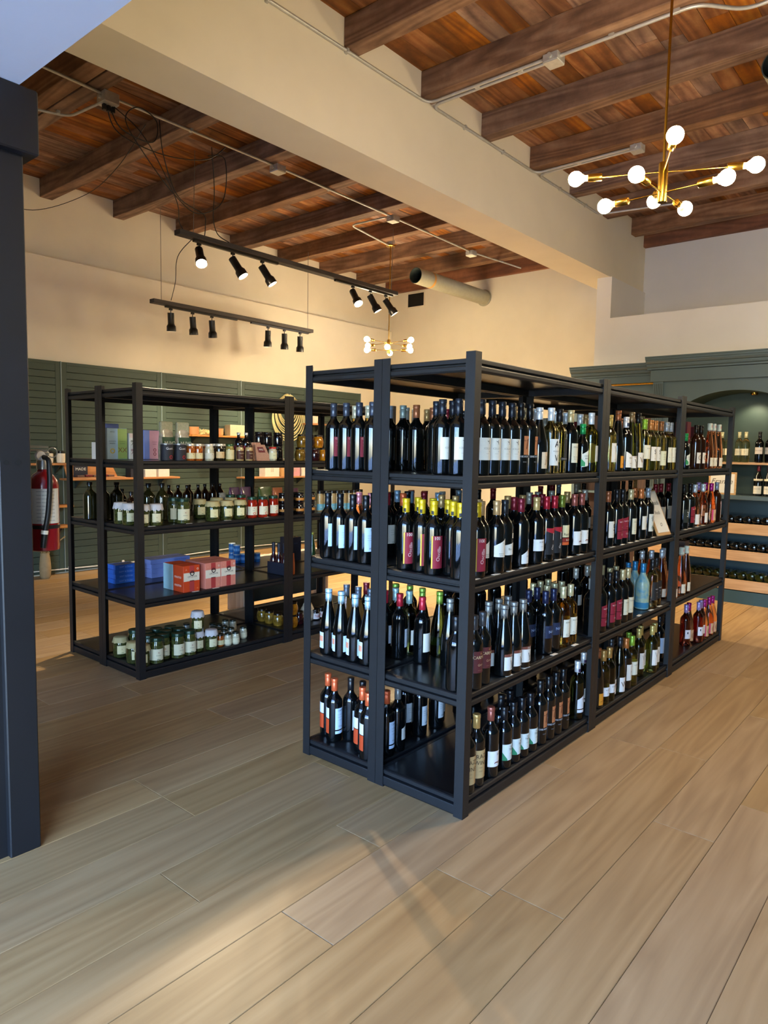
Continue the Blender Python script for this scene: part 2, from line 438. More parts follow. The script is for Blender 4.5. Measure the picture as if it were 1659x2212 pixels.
for i, nm in enumerate(('near', 'middle', 'far')):
    rack_unit(i*(UL+GAP), UD+GAP, 'black steel five-tier shelving unit, %s one of the back side of the wine rack' % nm, 'wine rack units')
R2X, R2Y, R2A = .026, 2.414, -.005
for i, nm in enumerate(('left', 'right')):
    for j, nn in enumerate(('front', 'back')):
        dx, dy = i*(UL+GAP), j*(UD+GAP)
        rack_unit(R2X+dx*math.cos(R2A)-dy*math.sin(R2A), R2Y+dy*math.cos(R2A)+dx*math.sin(R2A), 'black steel five-tier shelving unit, %s %s one of the deli rack' % (nn, nm), 'deli rack units', R2A)

# ---------------------------------------------------------------- lamps
mat('brass', '#c79a3f', .25, metal=1.0, noise=.1, nscale=40)
mat('bulb_glow', '#fff3df', .3, emit=(1.0, .79, .50), estr=BULB)
mat('bulb_neck', '#efe6d6', .4)
mat('lamp_black', '#141414', .35)
mat('lens_glow', '#ffffff', .3, emit=(1.0, .74, .45), estr=60)
def chandelier(P, ztop, ang_up, ang_lo, label, zu=.048, zl=-.045, s=1.0, grp='brass chandeliers'):
    c = empty('chandelier', (P[0], P[1], ztop), label=label, cat='chandelier', group=grp)
    h = P[2]-ztop
    MB().lathe([(.001, 0), (.062, 0), (.062, -.012), (.05, -.022), (.012, -.026)], 28).build('canopy', MATS['brass'], c, smooth=40)
    MB().tube([(0,0,-.02), (0,0,h+.05)], .0065, 10).build('stem', MATS['brass'], c, smooth=60)
    MB().lathe([(.001, h-.09), (.021, h-.09), (.022, h-.085), (.022, h+.085), (.020, h+.09), (.001, h+.09)], 20).build('hub', MATS['brass'], c, smooth=40)
    for (zz, r, angs) in ((zu, .425*s, ang_up), (zl, .315*s, ang_lo)):
        for a in angs:
            a_ = empty('arm', (0, 0, h+zz), a); a_.parent = c
            MB().tube([(0,0,0), (r-.15, 0, 0)], .0035, 8).build('rod', MATS['brass'], a_, smooth=60)
            MB().lathe([(.004, r-.152), (.016, r-.150), (.018, r-.146), (.018, r-.088), (.016, r-.085)], 16, ax='X').build('socket', MATS['brass'], a_, smooth=40)
            MB().lathe([(.014, r-.086), (.014, r-.07), (.022, r-.06)], 14, ax='X').build('bulb_neck', MATS['bulb_neck'], a_, smooth=60)
            R = .035
            MB().lathe([(R*math.sin(t), r-.028-R*math.cos(t)) for t in [PI*.06+PI*.94*i/11 for i in range(12)]], 20, ax='X').build('bulb', MATS['bulb_glow'], a_, smooth=80)
    return c
def adir(lat, near): # direction given as metres to the right of and towards the viewer
    return math.atan2(lat*rt.y - near*fw.y, lat*rt.x - near*fw.x)
def cross(a): return [a + PI/2*k for k in range(4)]
chandelier((1.199, -.232, 2.729), 4.095, cross(adir(.335, .09)), cross(adir(.196, .185)), 'brass chandelier with eight glowing globe bulbs over the near aisle')
chandelier((4.904, 4.548, 2.80), 4.09, cross(adir(.30, .30)), cross(adir(.315, .02)), 'brass chandelier with eight glowing globe bulbs hanging far back near the room corner')

chandelier((3.9, -1.55, 2.80), 4.095, cross(.3), cross(.3+PI/4), 'added out-of-view brass chandelier over the far right of the aisle')  # added lamp, out of view, to brighten the right end wall and niche
def aim(o, d):
    o.rotation_euler = Vector(d).to_track_quat('-Z', 'Y').to_euler()
def spot_head(P, d, label, lit, grp, power):
    """black cylindrical track head pointing along d, hung from P"""
    t = empty('track_head', P, label=label, cat='spotlight', group=grp)
    d = Vector(d).normalized(); q = Vector((0,0,-1)).rotation_difference(d)
    MB().box(-.02, .02, -.012, .012, -.022, 0, ch=.003).tube([(0,0,-.02), (0,0,-.065)], .005, 8).build('stem', MATS['lamp_black'], t, smooth=40)
    k = MB().tube(bend([(0,-.012,-.055), (0,-.05,-.06), (0,-.05,-.11), (0,-.02,-.12)], .02), .0028, 6).build('lead', MATS['lamp_black'], t, smooth=60)
    b = MB().lathe([(.006, .0), (.027, .004), (.029, .012), (.029, -.085), (.033, -.095), (.040, -.105), (.042, -.150), (.039, -.152), (.037, -.118), (.002, -.110)][::-1], 20).build('can', MATS['lamp_black'], t, smooth=40)
    b.location = (0, 0, -.065); b.rotation_mode = 'QUATERNION'; b.rotation_quaternion = q
    g = MB().lathe([(.001, -.149), (.018, -.150), (.030, -.146), (.0365, -.135)][::-1], 18, cap=True).build('lens', MATS['lens_glow'] if lit else MATS['bulb_neck'], t, smooth=60)
    g.location = (0, 0, -.065); g.rotation_mode = 'QUATERNION'; g.rotation_quaternion = q
    for q in (b, g): q.scale = (1.25, 1.25, 1.25)
    if lit:
        l = bpy.data.lights.new('track_lamp', 'SPOT'); l.energy = power; l.spot_size = math.radians(95); l.spot_blend = .8; l.shadow_soft_size = .03; l.color = (1.0, .79, .50)
        lo = bpy.data.objects.new('track_lamp', l); col.objects.link(lo); lo.parent = t
        lo.location = Vector((0,0,-.065)) + d*.198; aim(lo, d)
    return t
wood('dark_beam_wood', ('#2b2725', '#3a3532', '#4a4440'), rough=.7, along='X', stretch=10, scale=2, rings=.2, vary=.2)
mat('chain_steel', '#8b8880', .4, metal=.9)
def track(x0, x1, y, z, label, hangs, zt):
    t = empty('track_beam', ((x0+x1)/2, y, z), label=label, cat='light track', group='suspended light tracks')
    h = (x1-x0)/2
    MB().box(-h, h, -.045, .045, -.02, .025, ch=.003).build('timber', MATS['dark_beam_wood'], t)
    for (a, b) in ((-h+.17, -h+1.17), (h-1.05, h-.06)):
        MB().box(a, b, -.017, .017, -.042, -.02, ch=.002).build('rail', MATS['lamp_black'], t)
    for (hx, dx) in hangs:
        MB().tube([(hx-(x0+x1)/2, 0, .02), (hx+dx-(x0+x1)/2, 0, zt-z)], .0035, 6).build('hanger', MATS['chain_steel'], t)
    return t
T1 = (1.43, 4.48, 4.10, 3.34); T2 = (2.13, 4.57, 5.66, 3.05)
track(*T1[:2], T1[2], T1[3], 'dark timber light track hung on chains, upper and nearer one with lit heads', [(1.60, .02), (4.40, .02)], ZJ)
track(*T2[:2], T2[2], T2[3], 'dark timber light track hung on wires, lower one close to the left wall', [(2.25, 0), (4.50, 0)], ZJ)
nth = ['nearest', 'second', 'third', 'fourth', 'fifth', 'farthest']
for i, (x, d) in enumerate(((1.66, (-.35,-.75,-1.0)), (2.04, (.35,-.55,-1.0)), (2.40, (.45,-.45,-1)), (3.72, (-.15,-.75,-1)), (4.02, (.4,-.4,-1)), (4.30, (.5,-.5,-1)))):
    spot_head((x, T1[2], T1[3]-.042), d, 'lit black spotlight head on the upper track, %s from the camera' % nth[i], True, 'upper track heads', SPOT)
for i, (x, d) in enumerate(((2.37, (.1,.1,-1)), (2.66, (.15,.1,-1)), (2.93, (.15,.1,-1)), (3.80, (.05,.1,-1)), (4.08, (.1,.1,-1)), (4.36, (.1,.1,-1)))):
    spot_head((x, T2[2], T2[3]-.042), d, 'black spotlight head on the lower track, %s from the camera' % nth[i], i in (0, 3), 'lower track heads', SPOT*.5)

# ---------------------------------------------------------------- wine bottles
mat('glass_black', '#07090a', .06, spec=.6, noise=.2)
mat('glass_olive', '#bdbc62', .03, trans=1.0, ior=1.46, noise=.05)
mat('glass_dark_green', '#5a6a30', .03, trans=1.0, ior=1.46, noise=.05)
mat('glass_straw', '#efe8b4', .03, trans=1.0, ior=1.40, noise=.03)
mat('glass_gold', '#e6bf55', .03, trans=1.0, ior=1.42, noise=.03)
mat('glass_rose', '#ecb088', .03, trans=1.0, ior=1.42, noise=.03)
mat('glass_rose_dark', '#b5604a', .03, trans=1.0, ior=1.42, noise=.03)
mat('glass_brown', '#3a1c0c', .04, trans=.6, ior=1.46, noise=.1)
mat('painted_turquoise', '#4f97b8', .3, noise=.6, nscale=28, dark='#b9c59a')
def pap(c): return mat('paper_'+c.strip('#'), c, .6, noise=.04, nscale=60)
def foil(c): return mat('foil_'+c.strip('#'), c, .3, metal=.35, noise=.05, nscale=50)
PROF = {
 'bord': (.300, [(.030,0),(.0365,.004),(.0378,.012),(.0378,.186),(.0362,.199),(.030,.212),(.020,.224),(.0152,.236),(.0143,.250),(.0143,.299)], .0378),
 'tall': (.305, [(.030,0),(.036,.004),(.0368,.012),(.0368,.190),(.0352,.204),(.029,.217),(.020,.228),(.0150,.240),(.0143,.255),(.0143,.304)], .0368),
 'burg': (.295, [(.032,0),(.039,.004),(.0402,.012),(.0402,.118),(.0385,.142),(.033,.170),(.0255,.198),(.019,.222),(.0152,.245),(.0145,.294)], .0402),
 'flute':(.330, [(.030,0),(.0358,.004),(.0368,.012),(.0368,.120),(.0350,.150),(.0305,.185),(.0250,.220),(.0195,.250),(.0155,.275),(.0143,.329)], .0368),
 'hock': (.305, [(.032,0),(.038,.004),(.0392,.012),(.0392,.105),(.0375,.135),(.0325,.168),(.026,.200),(.020,.226),(.0158,.248),(.0145,.304)], .0392),
 'small':(.240, [(.025,0),(.0300,.004),(.0310,.010),(.0310,.125),(.0295,.142),(.024,.158),(.017,.172),(.0140,.186),(.0135,.239)], .0310),
 'mini': (.270, [(.029,0),(.0360,.004),(.0372,.012),(.0372,.160),(.0356,.174),(.029,.188),(.020,.199),(.0152,.210),(.0145,.269)], .0372),
}
SEG = 20
def sector(m, R, z0, z1, a, w, t0=0.0, t1=0.0, n=8):
    """label patch wrapped on a bottle; t0/t1 tilt its lower and upper edge"""
    b = len(m.v)
    for i in range(n+1):
        k = i/n-.5; an = a+w*k
        m.v.append((R*math.cos(an), R*math.sin(an), z0+t0*k)); m.v.append((R*math.cos(an), R*math.sin(an), z1+t1*k))
    for i in range(n): m.face(b+2*i, b+2*i+2, b+2*i+3, b+2*i+1)
    return m
TXT = {}
def text_mesh(s):
    if s not in TXT:
        cu = bpy.data.curves.new('lettering', 'FONT'); cu.body = s; cu.size = 1.0; cu.align_x = 'CENTER'; cu.align_y = 'CENTER'; cu.resolution_u = 2
        o = bpy.data.objects.new('lettering', cu); col.objects.link(o)
        bpy.context.view_layer.update()
        me = bpy.data.meshes.new_from_object(o); bpy.data.objects.remove(o); bpy.data.curves.remove(cu)
        TXT[s] = ([tuple(v.co) for v in me.vertices], [tuple(p.vertices) for p in me.polygons]); bpy.data.meshes.remove(me)
    return TXT[s]
def wrap_text(m, s, size, R, z, a, rot=0.0):
    vs_, fs = text_mesh(s); b = len(m.v); c, d = math.cos(rot), math.sin(rot)
    for (x, y, _) in vs_:
        u, v = (x*c-y*d)*size, (x*d+y*c)*size
        an = a+u/R; m.v.append((R*math.cos(an), R*math.sin(an), z+v))
    for f in fs: m.face(*[b+i for i in f])
    return m
def flat_text(m, s, size, fn):
    vs_, fs = text_mesh(s); b = len(m.v)
    for (x, y, _) in vs_: m.v.append(fn(x*size, y*size))
    for f in fs: m.face(*[b+i for i in f])
    return m
R_ = math.radians
# label patches: (z0, z1, centre deg, width deg, colour, tilt low, tilt high); angle 0 is the front of the bottle
# words: (text, size, z, centre deg, colour, turned)
W, CRM = '#dedbd0', '#d6cfb6'
BACKTXT = [('mmm mm mm', .006, .125, 180, '#777777', 0), ('mm mmmm m', .006, .115, 180, '#777777', 0), ('m mmm mmm', .006, .105, 180, '#777777', 0), ('IIIIIIII', .010, .068, 180, '#555555', 0)]
KIND = {
 'maroonback': ('bord','glass_black','#3c4250', [(.062,.150,184,96,'#7d2331',0,0),(.062,.150,0,95,'#8c6a62',0,0)], [('Carmenere', .0105, .142, 180, '#d8b8ae', 0),('mmm mm mm',.006,.125,180,'#c79a98',0),('mm mmmm m',.006,.112,180,'#c79a98',0),('IIIIIII',.012,.072,180,'#e0d8d8',0)], 'dark bottle with grey foil and maroon label'),
 'creamcap': ('bord','glass_olive','#d8d2b4', [(.06,.14,0,100,W,0,0)], [], 'green wine bottle with cream cap'),
 'silvershield': ('bord','glass_black','#9aa4b4', [(.050,.150,-5,88,W,.0,.024)], [('mmmmm',.008,.128,0,'#888888',0),('mm mmm',.007,.115,0,'#888888',0),('mmmm mm',.007,.102,0,'#888888',0)], 'dark bottle with silver foil, slanted white label'),
 'tealcap': ('bord','glass_black','#8f9f9a', [(.048,.152,0,90,'#dfe0da',0,0)], [('MAIPE',.013,.138,0,'#8a8d88',0),('mmm mmmm',.007,.115,0,'#999999',0),('mmmm mm',.007,.103,0,'#999999',0)], 'dark bottle with grey-green foil and white label'),
 'coppercap': ('bord','glass_black','#a8653f', [(.05,.15,0,92,'#dcdce2',0,0)], [('mmm mmmm',.007,.12,0,'#8a8a8a',0),('mmmm mm',.007,.107,0,'#8a8a8a',0)], 'dark bottle with copper cap and white label'),
 'tanback': ('bord','glass_black','#b89662', [(.055,.145,0,95,CRM,0,0)], [], 'dark bottle with tan cap standing further back'),
 'stag': ('bord','glass_black','#20242e', [(.062,.150,0,100,'#e4e1d4',0,0)], [('ICELLO',.011,.108,4,'#9a968a',0),('Y',.024,.132,14,'#1c1a18',.4),('mmmm',.006,.088,6,'#aaa69a',0),('8',.008,.096,20,'#555048',0)], 'dark bottle with navy foil, pale deer label'),
 'horse': ('tall','glass_black','#15161a', [(.085,.165,22,52,'#c07a4d',0,0),(.072,.083,0,110,'#26262a',0,0)], [('7',.06,.128,22,'#5c2d18',.2),('ONE HORSE',.0105,.0775,4,'#d9d9d9',0),('mm',.012,.055,6,'#77777a',0)], 'matt black wine bottle with orange side label'),
 'burgwhite': ('burg','glass_black','#dfe4ea', [(.025,.098,28,80,'#e6cfae',0,0)], [('Isabel',.018,.06,24,'#7a5a40',1.3)], 'burgundy-shaped bottle with white cap and peach label'),
 'aw': ('bord','glass_straw','#e6ebf0', [(.038,.158,8,92,'#efefe8',0,0)], [('A',.042,.134,16,'#15151a',0),('V',.042,.070,16,'#15151a',0),('MUSICIAN',.008,.102,12,'#44444a',0)], 'clear bottle with large black letters on label'),
 'clearblack': ('bord','glass_straw','#1d1d22', [(.07,.16,20,60,'#2a2b2e',0,0),(.06,.075,10,90,'#1f2022',0,0)], [('ONE HORSE',.009,.068,6,'#cfcfcf',0)], 'clear wine bottle with black cap and dark label'),
 'landscape': ('bord','glass_black','#cdbb8c', [(.050,.142,10,92,'#e3dfc6',0,0)], [('PENINSULA',.010,.124,14,'#6a6a5a',0),('~ ~ ~',.02,.078,12,'#6d7068',0),('~ ~~',.02,.068,12,'#6d7068',0)], 'dark bottle with cream cap and landscape label'),
 'greensmall': ('small','glass_black','#1f9a55', [(.032,.105,10,100,'#e8efe8',.01,.028),(.032,.060,-28,40,'#2f9e62',0,-.02)], [('CROWN',.010,.082,18,'#3c4a44',0),('BENCH',.010,.070,18,'#3c4a44',0)], 'small dark bottle with green cap and white label'),
 'yellowgreen': ('bord','glass_olive','#dfe6ee', [(.055,.135,30,70,W,0,0)], [], 'yellow-green wine bottle with white cap'),
 'whitecapwine': ('bord','glass_olive','#dfe4ea', [(.055,.14,20,80,W,0,0)], [('o',.01,.262,0,'#333a55',0)], 'green bottle with white cap standing further back'),
 'diamond': ('bord','glass_olive','#cdb468', [(.052,.152,12,90,'#f0eee6',0,0)], [('V',.05,.118,16,'#b9b5b2',0),('mmmm',.007,.066,16,'#99978f',0)], 'pale green bottle with gold cap, diamond label'),
 'orangelabel': ('flute','glass_black','#a9653c', [(.020,.085,20,76,'#e59a2e',0,0)], [('~~',.03,.045,20,'#8a4a10',.3)], 'slim dark bottle with orange label'),
 'whitesquare': ('bord','glass_black','#e7e9ee', [(.022,.095,14,95,'#ecebe4',0,-.03),(.250,.268,10,70,'#2b3350',0,0)], [('Bench',.012,.075,18,'#333333',0),('mmmm',.008,.045,18,'#777777',0)], 'dark bottle with white cap, round-topped label'),
 'flutelabel': ('flute','glass_dark_green','#8a7452', [(.018,.085,14,95,'#ebe9e1',0,0)], [('}',.045,.05,14,'#3b3b3b',.3),('CREEK',.010,.080,12,'#7a3a2e',0)], 'slim green flute with tan cap, sketch label'),
 'flutev': ('flute','glass_olive','#191a1c', [(.020,.105,14,86,'#eceae2',0,0)], [('V',.05,.062,14,'#8a6a3a',.1)], 'slim pale flute with black cap, letter label'),
 'limecap': ('bord','glass_olive','#8fb83c', [(.070,.150,10,92,'#e5e2cb',0,0)], [('FEDERAL',.009,.13,14,'#7c7a66',0)], 'pale bottle with lime cap and cream label'),
 'dancer': ('bord','glass_olive','#b8793f', [(.058,.142,12,90,'#eeece3',0,0)], [('$',.04,.112,12,'#6f6f6c',.1),('mmm',.008,.072,14,'#888888',0)], 'pale bottle with copper cap and sketch label'),
 'dotlabel': ('bord','glass_olive','#8a5a34', [(.030,.118,12,92,'#dfe0c0',0,0)], [('::::',.03,.095,12,'#7d8a4a',0),('::::',.03,.075,12,'#7d8a4a',0)], 'pale bottle with brown cap and dotted label'),
 'crow': ('bord','glass_olive','#9aa3ae', [(.048,.142,14,90,'#e9ead8',0,0)], [('7',.06,.085,12,'#14161a',-.9),('mmm',.009,.128,18,'#777777',0)], 'pale bottle with silver cap, black bird label'),
 'rosedark': ('tall','glass_brown','#1a1512', [(.040,.115,14,88,'#e7e2d8',0,0)], [('O',.05,.078,14,'#8a7a70',0)], 'dark amber bottle with black cap and white label'),
 'rosefloral': ('flute','glass_rose','#c9c6c0', [(.018,.080,16,92,'#e4ddc8',0,0),(.282,.328,0,300,'#cfd8c8',0,0)], [('V',.03,.055,18,'#4a3a30',0),('*',.05,.298,10,'#c4566a',0),('*',.04,.290,60,'#c4566a',0)], 'tall rose bottle with floral neck wrap'),
 'bluelabel': ('bord','glass_black','#17181c', [(.055,.160,186,106,'#b9d2f2',0,0),(.055,.160,0,80,'#b9d2f2',0,0)], [('%',.016,.148,180,'#3a4a60',0)]+BACKTXT, 'dark bottle with black foil, tall pale label'),
 'pinkcap': ('burg','glass_rose','#d2808a', [(.03,.09,0,100,W,0,0)], [], 'rose bottle with pink cap'),
 'yellow100': ('bord','glass_black','#dcb81c', [(.028,.160,12,76,'#8e1f33',0,0),(.028,.160,-31,9,'#d8b13a',0,0),(.245,.260,-45,38,'#1a1a1a',0,0)], [('100',.019,.150,2,'#e9dfd6',0),('Oscillo',.022,.088,12,'#d9c0bc',1.45),('@',.020,.105,16,'#c98f92',0)], 'dark bottle with yellow cap, red 100 label'),
 'redcapwhite': ('bord','glass_black','#7b1f28', [(.062,.150,180,95,'#c9c6bc',0,0),(.062,.15,0,95,'#c9c6bc',0,0)], BACKTXT, 'dark bottle with red cap and grey-white label'),
 'orangecapwhite': ('bord','glass_black','#d9683a', [(.062,.150,180,95,'#c9c6bc',0,0),(.062,.15,0,95,'#c9c6bc',0,0)], BACKTXT, 'dark bottle with orange cap and grey-white label'),
 'bluecap': ('bord','glass_black','#7f9fc0', [(.062,.150,0,95,W,0,0)], [], 'dark wine bottle with light blue cap'),
 'redcap': ('bord','glass_black','#7d1a2a', [(.050,.140,0,95,'#cfc6b4',0,0)], [], 'dark wine bottle with deep red cap'),
 'slantgold': ('bord','glass_black','#c7a06c', [(.070,.132,8,98,'#e9e7dc',-.004,.030)], [('~',.02,.128,24,'#9a9a8a',0),('FRENCH',.007,.084,10,'#7a786c',0),('PATIO',.007,.076,10,'#7a786c',0)], 'dark bottle with gold cap, slanted white label'),
 'charcoal': ('bord','glass_black','#26272b', [(.070,.116,8,96,'#e6e4da',0,.012),(.140,.162,44,22,'#e6e4da',0,0)], [('Rin',.014,.095,14,'#6e6c62',0)], 'dark bottle with charcoal foil, half white label'),
 'slantred': ('bord','glass_black','#7b1c2e', [(.018,.075,10,92,'#e3e5e4',0,.038)], [('#',.024,.075,20,'#a06a3a',.5),('FIRST',.008,.05,14,'#888888',0)], 'dark bottle with wine-red foil, low slanted label'),
 'widelabel': ('bord','glass_black','#c3a56a', [(.060,.112,4,116,'#e7e8e6',0,0),(.132,.150,42,24,'#b06a2c',0,0)], [('BURNT',.010,.100,10,'#6f7072',0),('mmm',.008,.08,10,'#9a9a9a',0)], 'dark bottle with gold cap, wide white label'),
 'blackred': ('bord','glass_black','#a51c2e', [(.034,.155,12,96,'#1d2024',0,0),(.132,.156,12,96,'#b3202f',-.02,0)], [('l',.05,.115,22,'#d9d9d9',0),('OK',.018,.068,20,'#e5e5e5',1.2)], 'dark bottle with red cap, black-and-red label'),
 'rambla': ('bord','glass_black','#6f7c2a', [(.100,.158,14,96,'#e6dcae',0,0),(.078,.097,14,96,'#8f2c22',0,0),(.063,.077,14,96,'#d9622e',0,0)], [('Rambla',.017,.114,12,'#3a2c20',0),('Bobal',.012,.087,14,'#e8d8b8',0)], 'dark bottle with olive cap, striped cream label'),
 'lips': ('bord','glass_black','#9a5346', [(.050,.118,6,110,'#ecebe6',0,0)], [('bel',.014,.104,26,'#8a8a88',0),('~',.055,.070,16,'#7c3a2c',.15)], 'dark bottle with pink-copper cap, red lips label'),
 'greycap': ('bord','glass_black','#b5b6b2', [(.09,.15,10,70,'#c9cbc8',0,0)], [], 'dark bottle with pale grey cap further back'),
 'copperfig': ('bord','glass_black','#a9653f', [(.052,.140,14,92,'#e8e6dd',0,0)], [('5',.05,.105,26,'#1e1e20',.1),('mm',.008,.062,20,'#99978f',0)], 'dark bottle with copper cap and sketch label'),
 'redlabel': ('tall','glass_black','#1d1c1f', [(.080,.150,12,100,'#8e1e34',0,.016),(.034,.078,12,100,'#8e1e34',0,0)], [('NATURAL',.011,.128,16,'#e6c9cc',0),('mmm',.008,.100,16,'#d49aa2',0),('Club',.014,.058,22,'#e6c9cc',0)], 'dark bottle with black cap and crimson label'),
 'creamland': ('bord','glass_black','#cbb98a', [(.045,.135,12,94,'#dedabe',0,0)], [('PENINSULA',.009,.115,16,'#6a6a5a',0),('~ ~~',.02,.066,14,'#6d7068',0)], 'dark bottle with cream cap, cream landscape label'),
 'orangeland': ('bord','glass_black','#c4713a', [(.060,.140,12,92,'#e3dfd0',0,0)], [('FED',.010,.110,18,'#7a7468',0),('.',.05,.128,24,'#b23a2a',0)], 'dark bottle with orange cap and cream label'),
 'bwlabel': ('bord','glass_black','#8f98a2', [(.040,.145,18,86,'#dfe3da',0,0)], [('#',.05,.12,20,'#24242a',.3),('#',.04,.065,20,'#34503a',.6)], 'dark bottle with grey cap, black-and-white label'),
 'skulldark': ('tall','glass_black','#1b1d20', [(.045,.135,6,100,'#2b3430',0,0)], [('3',.05,.10,6,'#d3d8d4',0)], 'dark bottle with white figure on dark label'),
 'rosewhite': ('burg','glass_rose','#cfdbe4', [(.018,.088,16,92,'#efeeea',0,0)], [('oo',.010,.06,20,'#9999aa',0)], 'rose bottle with white cap and white label'),
 'roselilac': ('bord','glass_rose_dark','#a795cf', [(.055,.120,4,112,'#eceaf0',0,0),(.090,.105,-24,12,'#23213a',0,0)], [('mmm',.008,.105,24,'#888888',0)], 'dark rose bottle with lilac cap, white label'),
 'rosemagenta': ('burg','glass_rose','#a81a78', [(.020,.100,14,90,'#d9b48c',0,0),(.020,.100,-36,18,'#d84a78',0,0)], [('@',.045,.06,16,'#a0664a',0)], 'rose bottle with magenta cap and tan label'),
 'roseflower': ('bord','glass_brown','#8a93a8', [(.030,.140,26,40,'#ecdfe2',0,0)], [('*',.07,.130,10,'#e9c9d0',0),('*',.06,.105,14,'#e9c9d0',0)], 'dark rose bottle with grey cap, flower label'),
 'lightbluecap': ('hock','glass_black','#b4d8ee', [(.030,.105,190,80,'#bcd6f2',0,0),(.030,.105,60,64,'#cfe0f2',0,0),(.062,.088,58,60,'#e39a7c',0,0)], [('mmm mmmm',.006,.09,190,'#6a7a94',0),('mmmm mm',.006,.08,190,'#6a7a94',0),('mm mmmm',.006,.07,190,'#6a7a94',0),('IIIII',.010,.045,200,'#4a5a74',0)], 'dark sloping bottle with pale blue cap'),
 'paleyellow': ('burg','glass_straw','#5c6470', [(.03,.09,0,90,W,0,0)], [], 'pale yellow wine bottle with grey cap'),
 'redscrew': ('bord','glass_black','#c2263a', [(.055,.140,190,60,'#c5d0de',0,0),(.055,.14,10,80,W,0,0)], [('mmm m',.006,.125,190,'#66707e',0),('mm mm',.006,.112,190,'#66707e',0),('::',.012,.07,190,'#66707e',0)], 'dark bottle with bright red cap, narrow label'),
 'greencap': ('hock','glass_dark_green','#8fb947', [(.045,.085,190,90,'#c6d2d6',0,0)], [('mm III',.010,.062,190,'#4f7a7a',0)], 'green wine bottle with lime cap'),
 'clearteal': ('bord','glass_straw','#a9cfd2', [(.05,.12,180,80,W,0,0)], [], 'clear wine bottle with pale teal cap'),
 'silverflute': ('hock','glass_black','#8d8f8c', [(.045,.100,10,120,'#c6d4e8',0,0),(.093,.104,10,120,'#b98a4a',0,0)], [('o',.018,.078,-30,'#39424e',0)], 'dark bottle with silver cap, white picture label'),
 'plaindark': ('bord','glass_black','#17181c', [(.05,.14,30,80,'#6a2a2a',0,0)], [], 'plain dark bottle behind the corner post'),
 'carm': ('bord','glass_black','#4a4b4f', [(.072,.160,12,104,'#5d2426',0,0)], [('CARMEN',.018,.135,8,'#d3b98c',0),('Gran',.014,.105,8,'#c7a47c',.1),('o',.014,.152,10,'#c9a04a',0),('mmmmm',.007,.083,8,'#9a6a58',0)], 'dark bottle with maroon label lettered in gold'),
 'bird': ('hock','glass_black','#8b8a86', [(.028,.086,14,96,'#e8e6de',0,0),(.086,.100,14,96,'#7a4232',0,.004)], [('J',.04,.056,20,'#5a5a56',.3),('1',.03,.05,26,'#77746c',-.3),('CREEK',.009,.093,22,'#e6d8c8',0)], 'dark bottle with silver cap and white bird label'),
 'navy': ('bord','glass_black','#1e2547', [(.080,.140,10,100,'#1d2a48',0,0)], [('Noir',.020,.112,14,'#9fb6dc',.1)], 'dark bottle with navy foil and navy label'),
 'goldwine': ('bord','glass_gold','#d3c79a', [(.052,.140,10,92,'#e7e4d0',0,0)], [('PENINSULA',.009,.125,14,'#6a6a5a',0),('~ ~~',.02,.068,14,'#6d7068',0),('~~ ~',.02,.060,14,'#6d7068',0)], 'golden wine bottle with cream cap, landscape label'),
 'turquoise': ('turq','painted_turquoise','#2f7fb0', [(.080,.150,40,60,'#9fb59a',0,0),(.012,.045,0,359,'#2f7fa8',0,0)], [('%',.03,.10,20,'#e0d8a0',0)], 'bottle painted turquoise all over'),
 'blacklabelclear': ('tall','glass_straw','#1d1d1f', [(.050,.165,10,110,'#232325',0,0)], [('WAYNE',.010,.12,16,'#cfcfcf',0),('mmmm',.008,.10,16,'#aaaaaa',0),('mm',.008,.075,16,'#aaaaaa',0)], 'clear straight bottle with large black label'),
 'rosesilver': ('flute','glass_rose','#b8bfcc', [(.016,.070,16,94,'#e6dcd2',0,0)], [('mm',.012,.05,20,'#a07a6a',0)], 'tall rose flute bottle with silver cap'),
 'greenwine': ('bord','glass_olive','#b58a4a', [(.050,.100,6,112,'#e9ebea',0,0)], [('BURNT',.010,.085,14,'#6f7072',0),('mm',.008,.065,14,'#999999',0)], 'yellow-green bottle with gold cap, wide white label'),
 'flutew': ('flute','glass_dark_green','#2c2e33', [(.016,.100,14,92,'#eceae4',0,0)], [('W',.045,.06,18,'#6a4a2c',.1)], 'slim dark flute with letter W label'),
 'orangewhite': ('bord','glass_black','#c8783c', [(.055,.150,12,96,'#ebe9e0',0,0)], [('.',.05,.148,30,'#b23a2a',0),('FED',.010,.105,22,'#7a7468',0)], 'dark bottle with orange cap, tall white label'),
 'kraft': ('bord','glass_black','#c9a25e', [(.040,.158,6,120,'#c2a06c',0,0)], [('CRAZY',.026,.132,0,'#4a3520',.08),('WINE',.024,.105,0,'#4a3520',-.05),('mmm',.007,.085,0,'#7a6040',0),('mmmm',.007,.07,0,'#7a6040',0)], 'dark bottle with gold cap, brown kraft label'),
 'tree': ('mini','glass_black','#17191f', [(.040,.112,8,108,'#dfe8e0',0,0),(.040,.062,-28,36,'#2f8a5c',0,-.03)], [('THE',.008,.100,20,'#454d48',0),('TREE',.013,.088,20,'#454d48',0),('mmm',.007,.07,20,'#8a908c',0)], 'dark screw-cap bottle with green-cornered pale label'),
 'slantgreen': ('tall','glass_dark_green','#dfe3e8', [(.060,.125,14,96,'#e3e8ea',0,.034),(.040,.055,14,96,'#e3e8ea',0,0),(.250,.266,10,70,'#3a2a50',0,0)], [('KIM',.010,.11,20,'#7a3a4a',0)], 'dark green bottle with white cap, slanted label'),
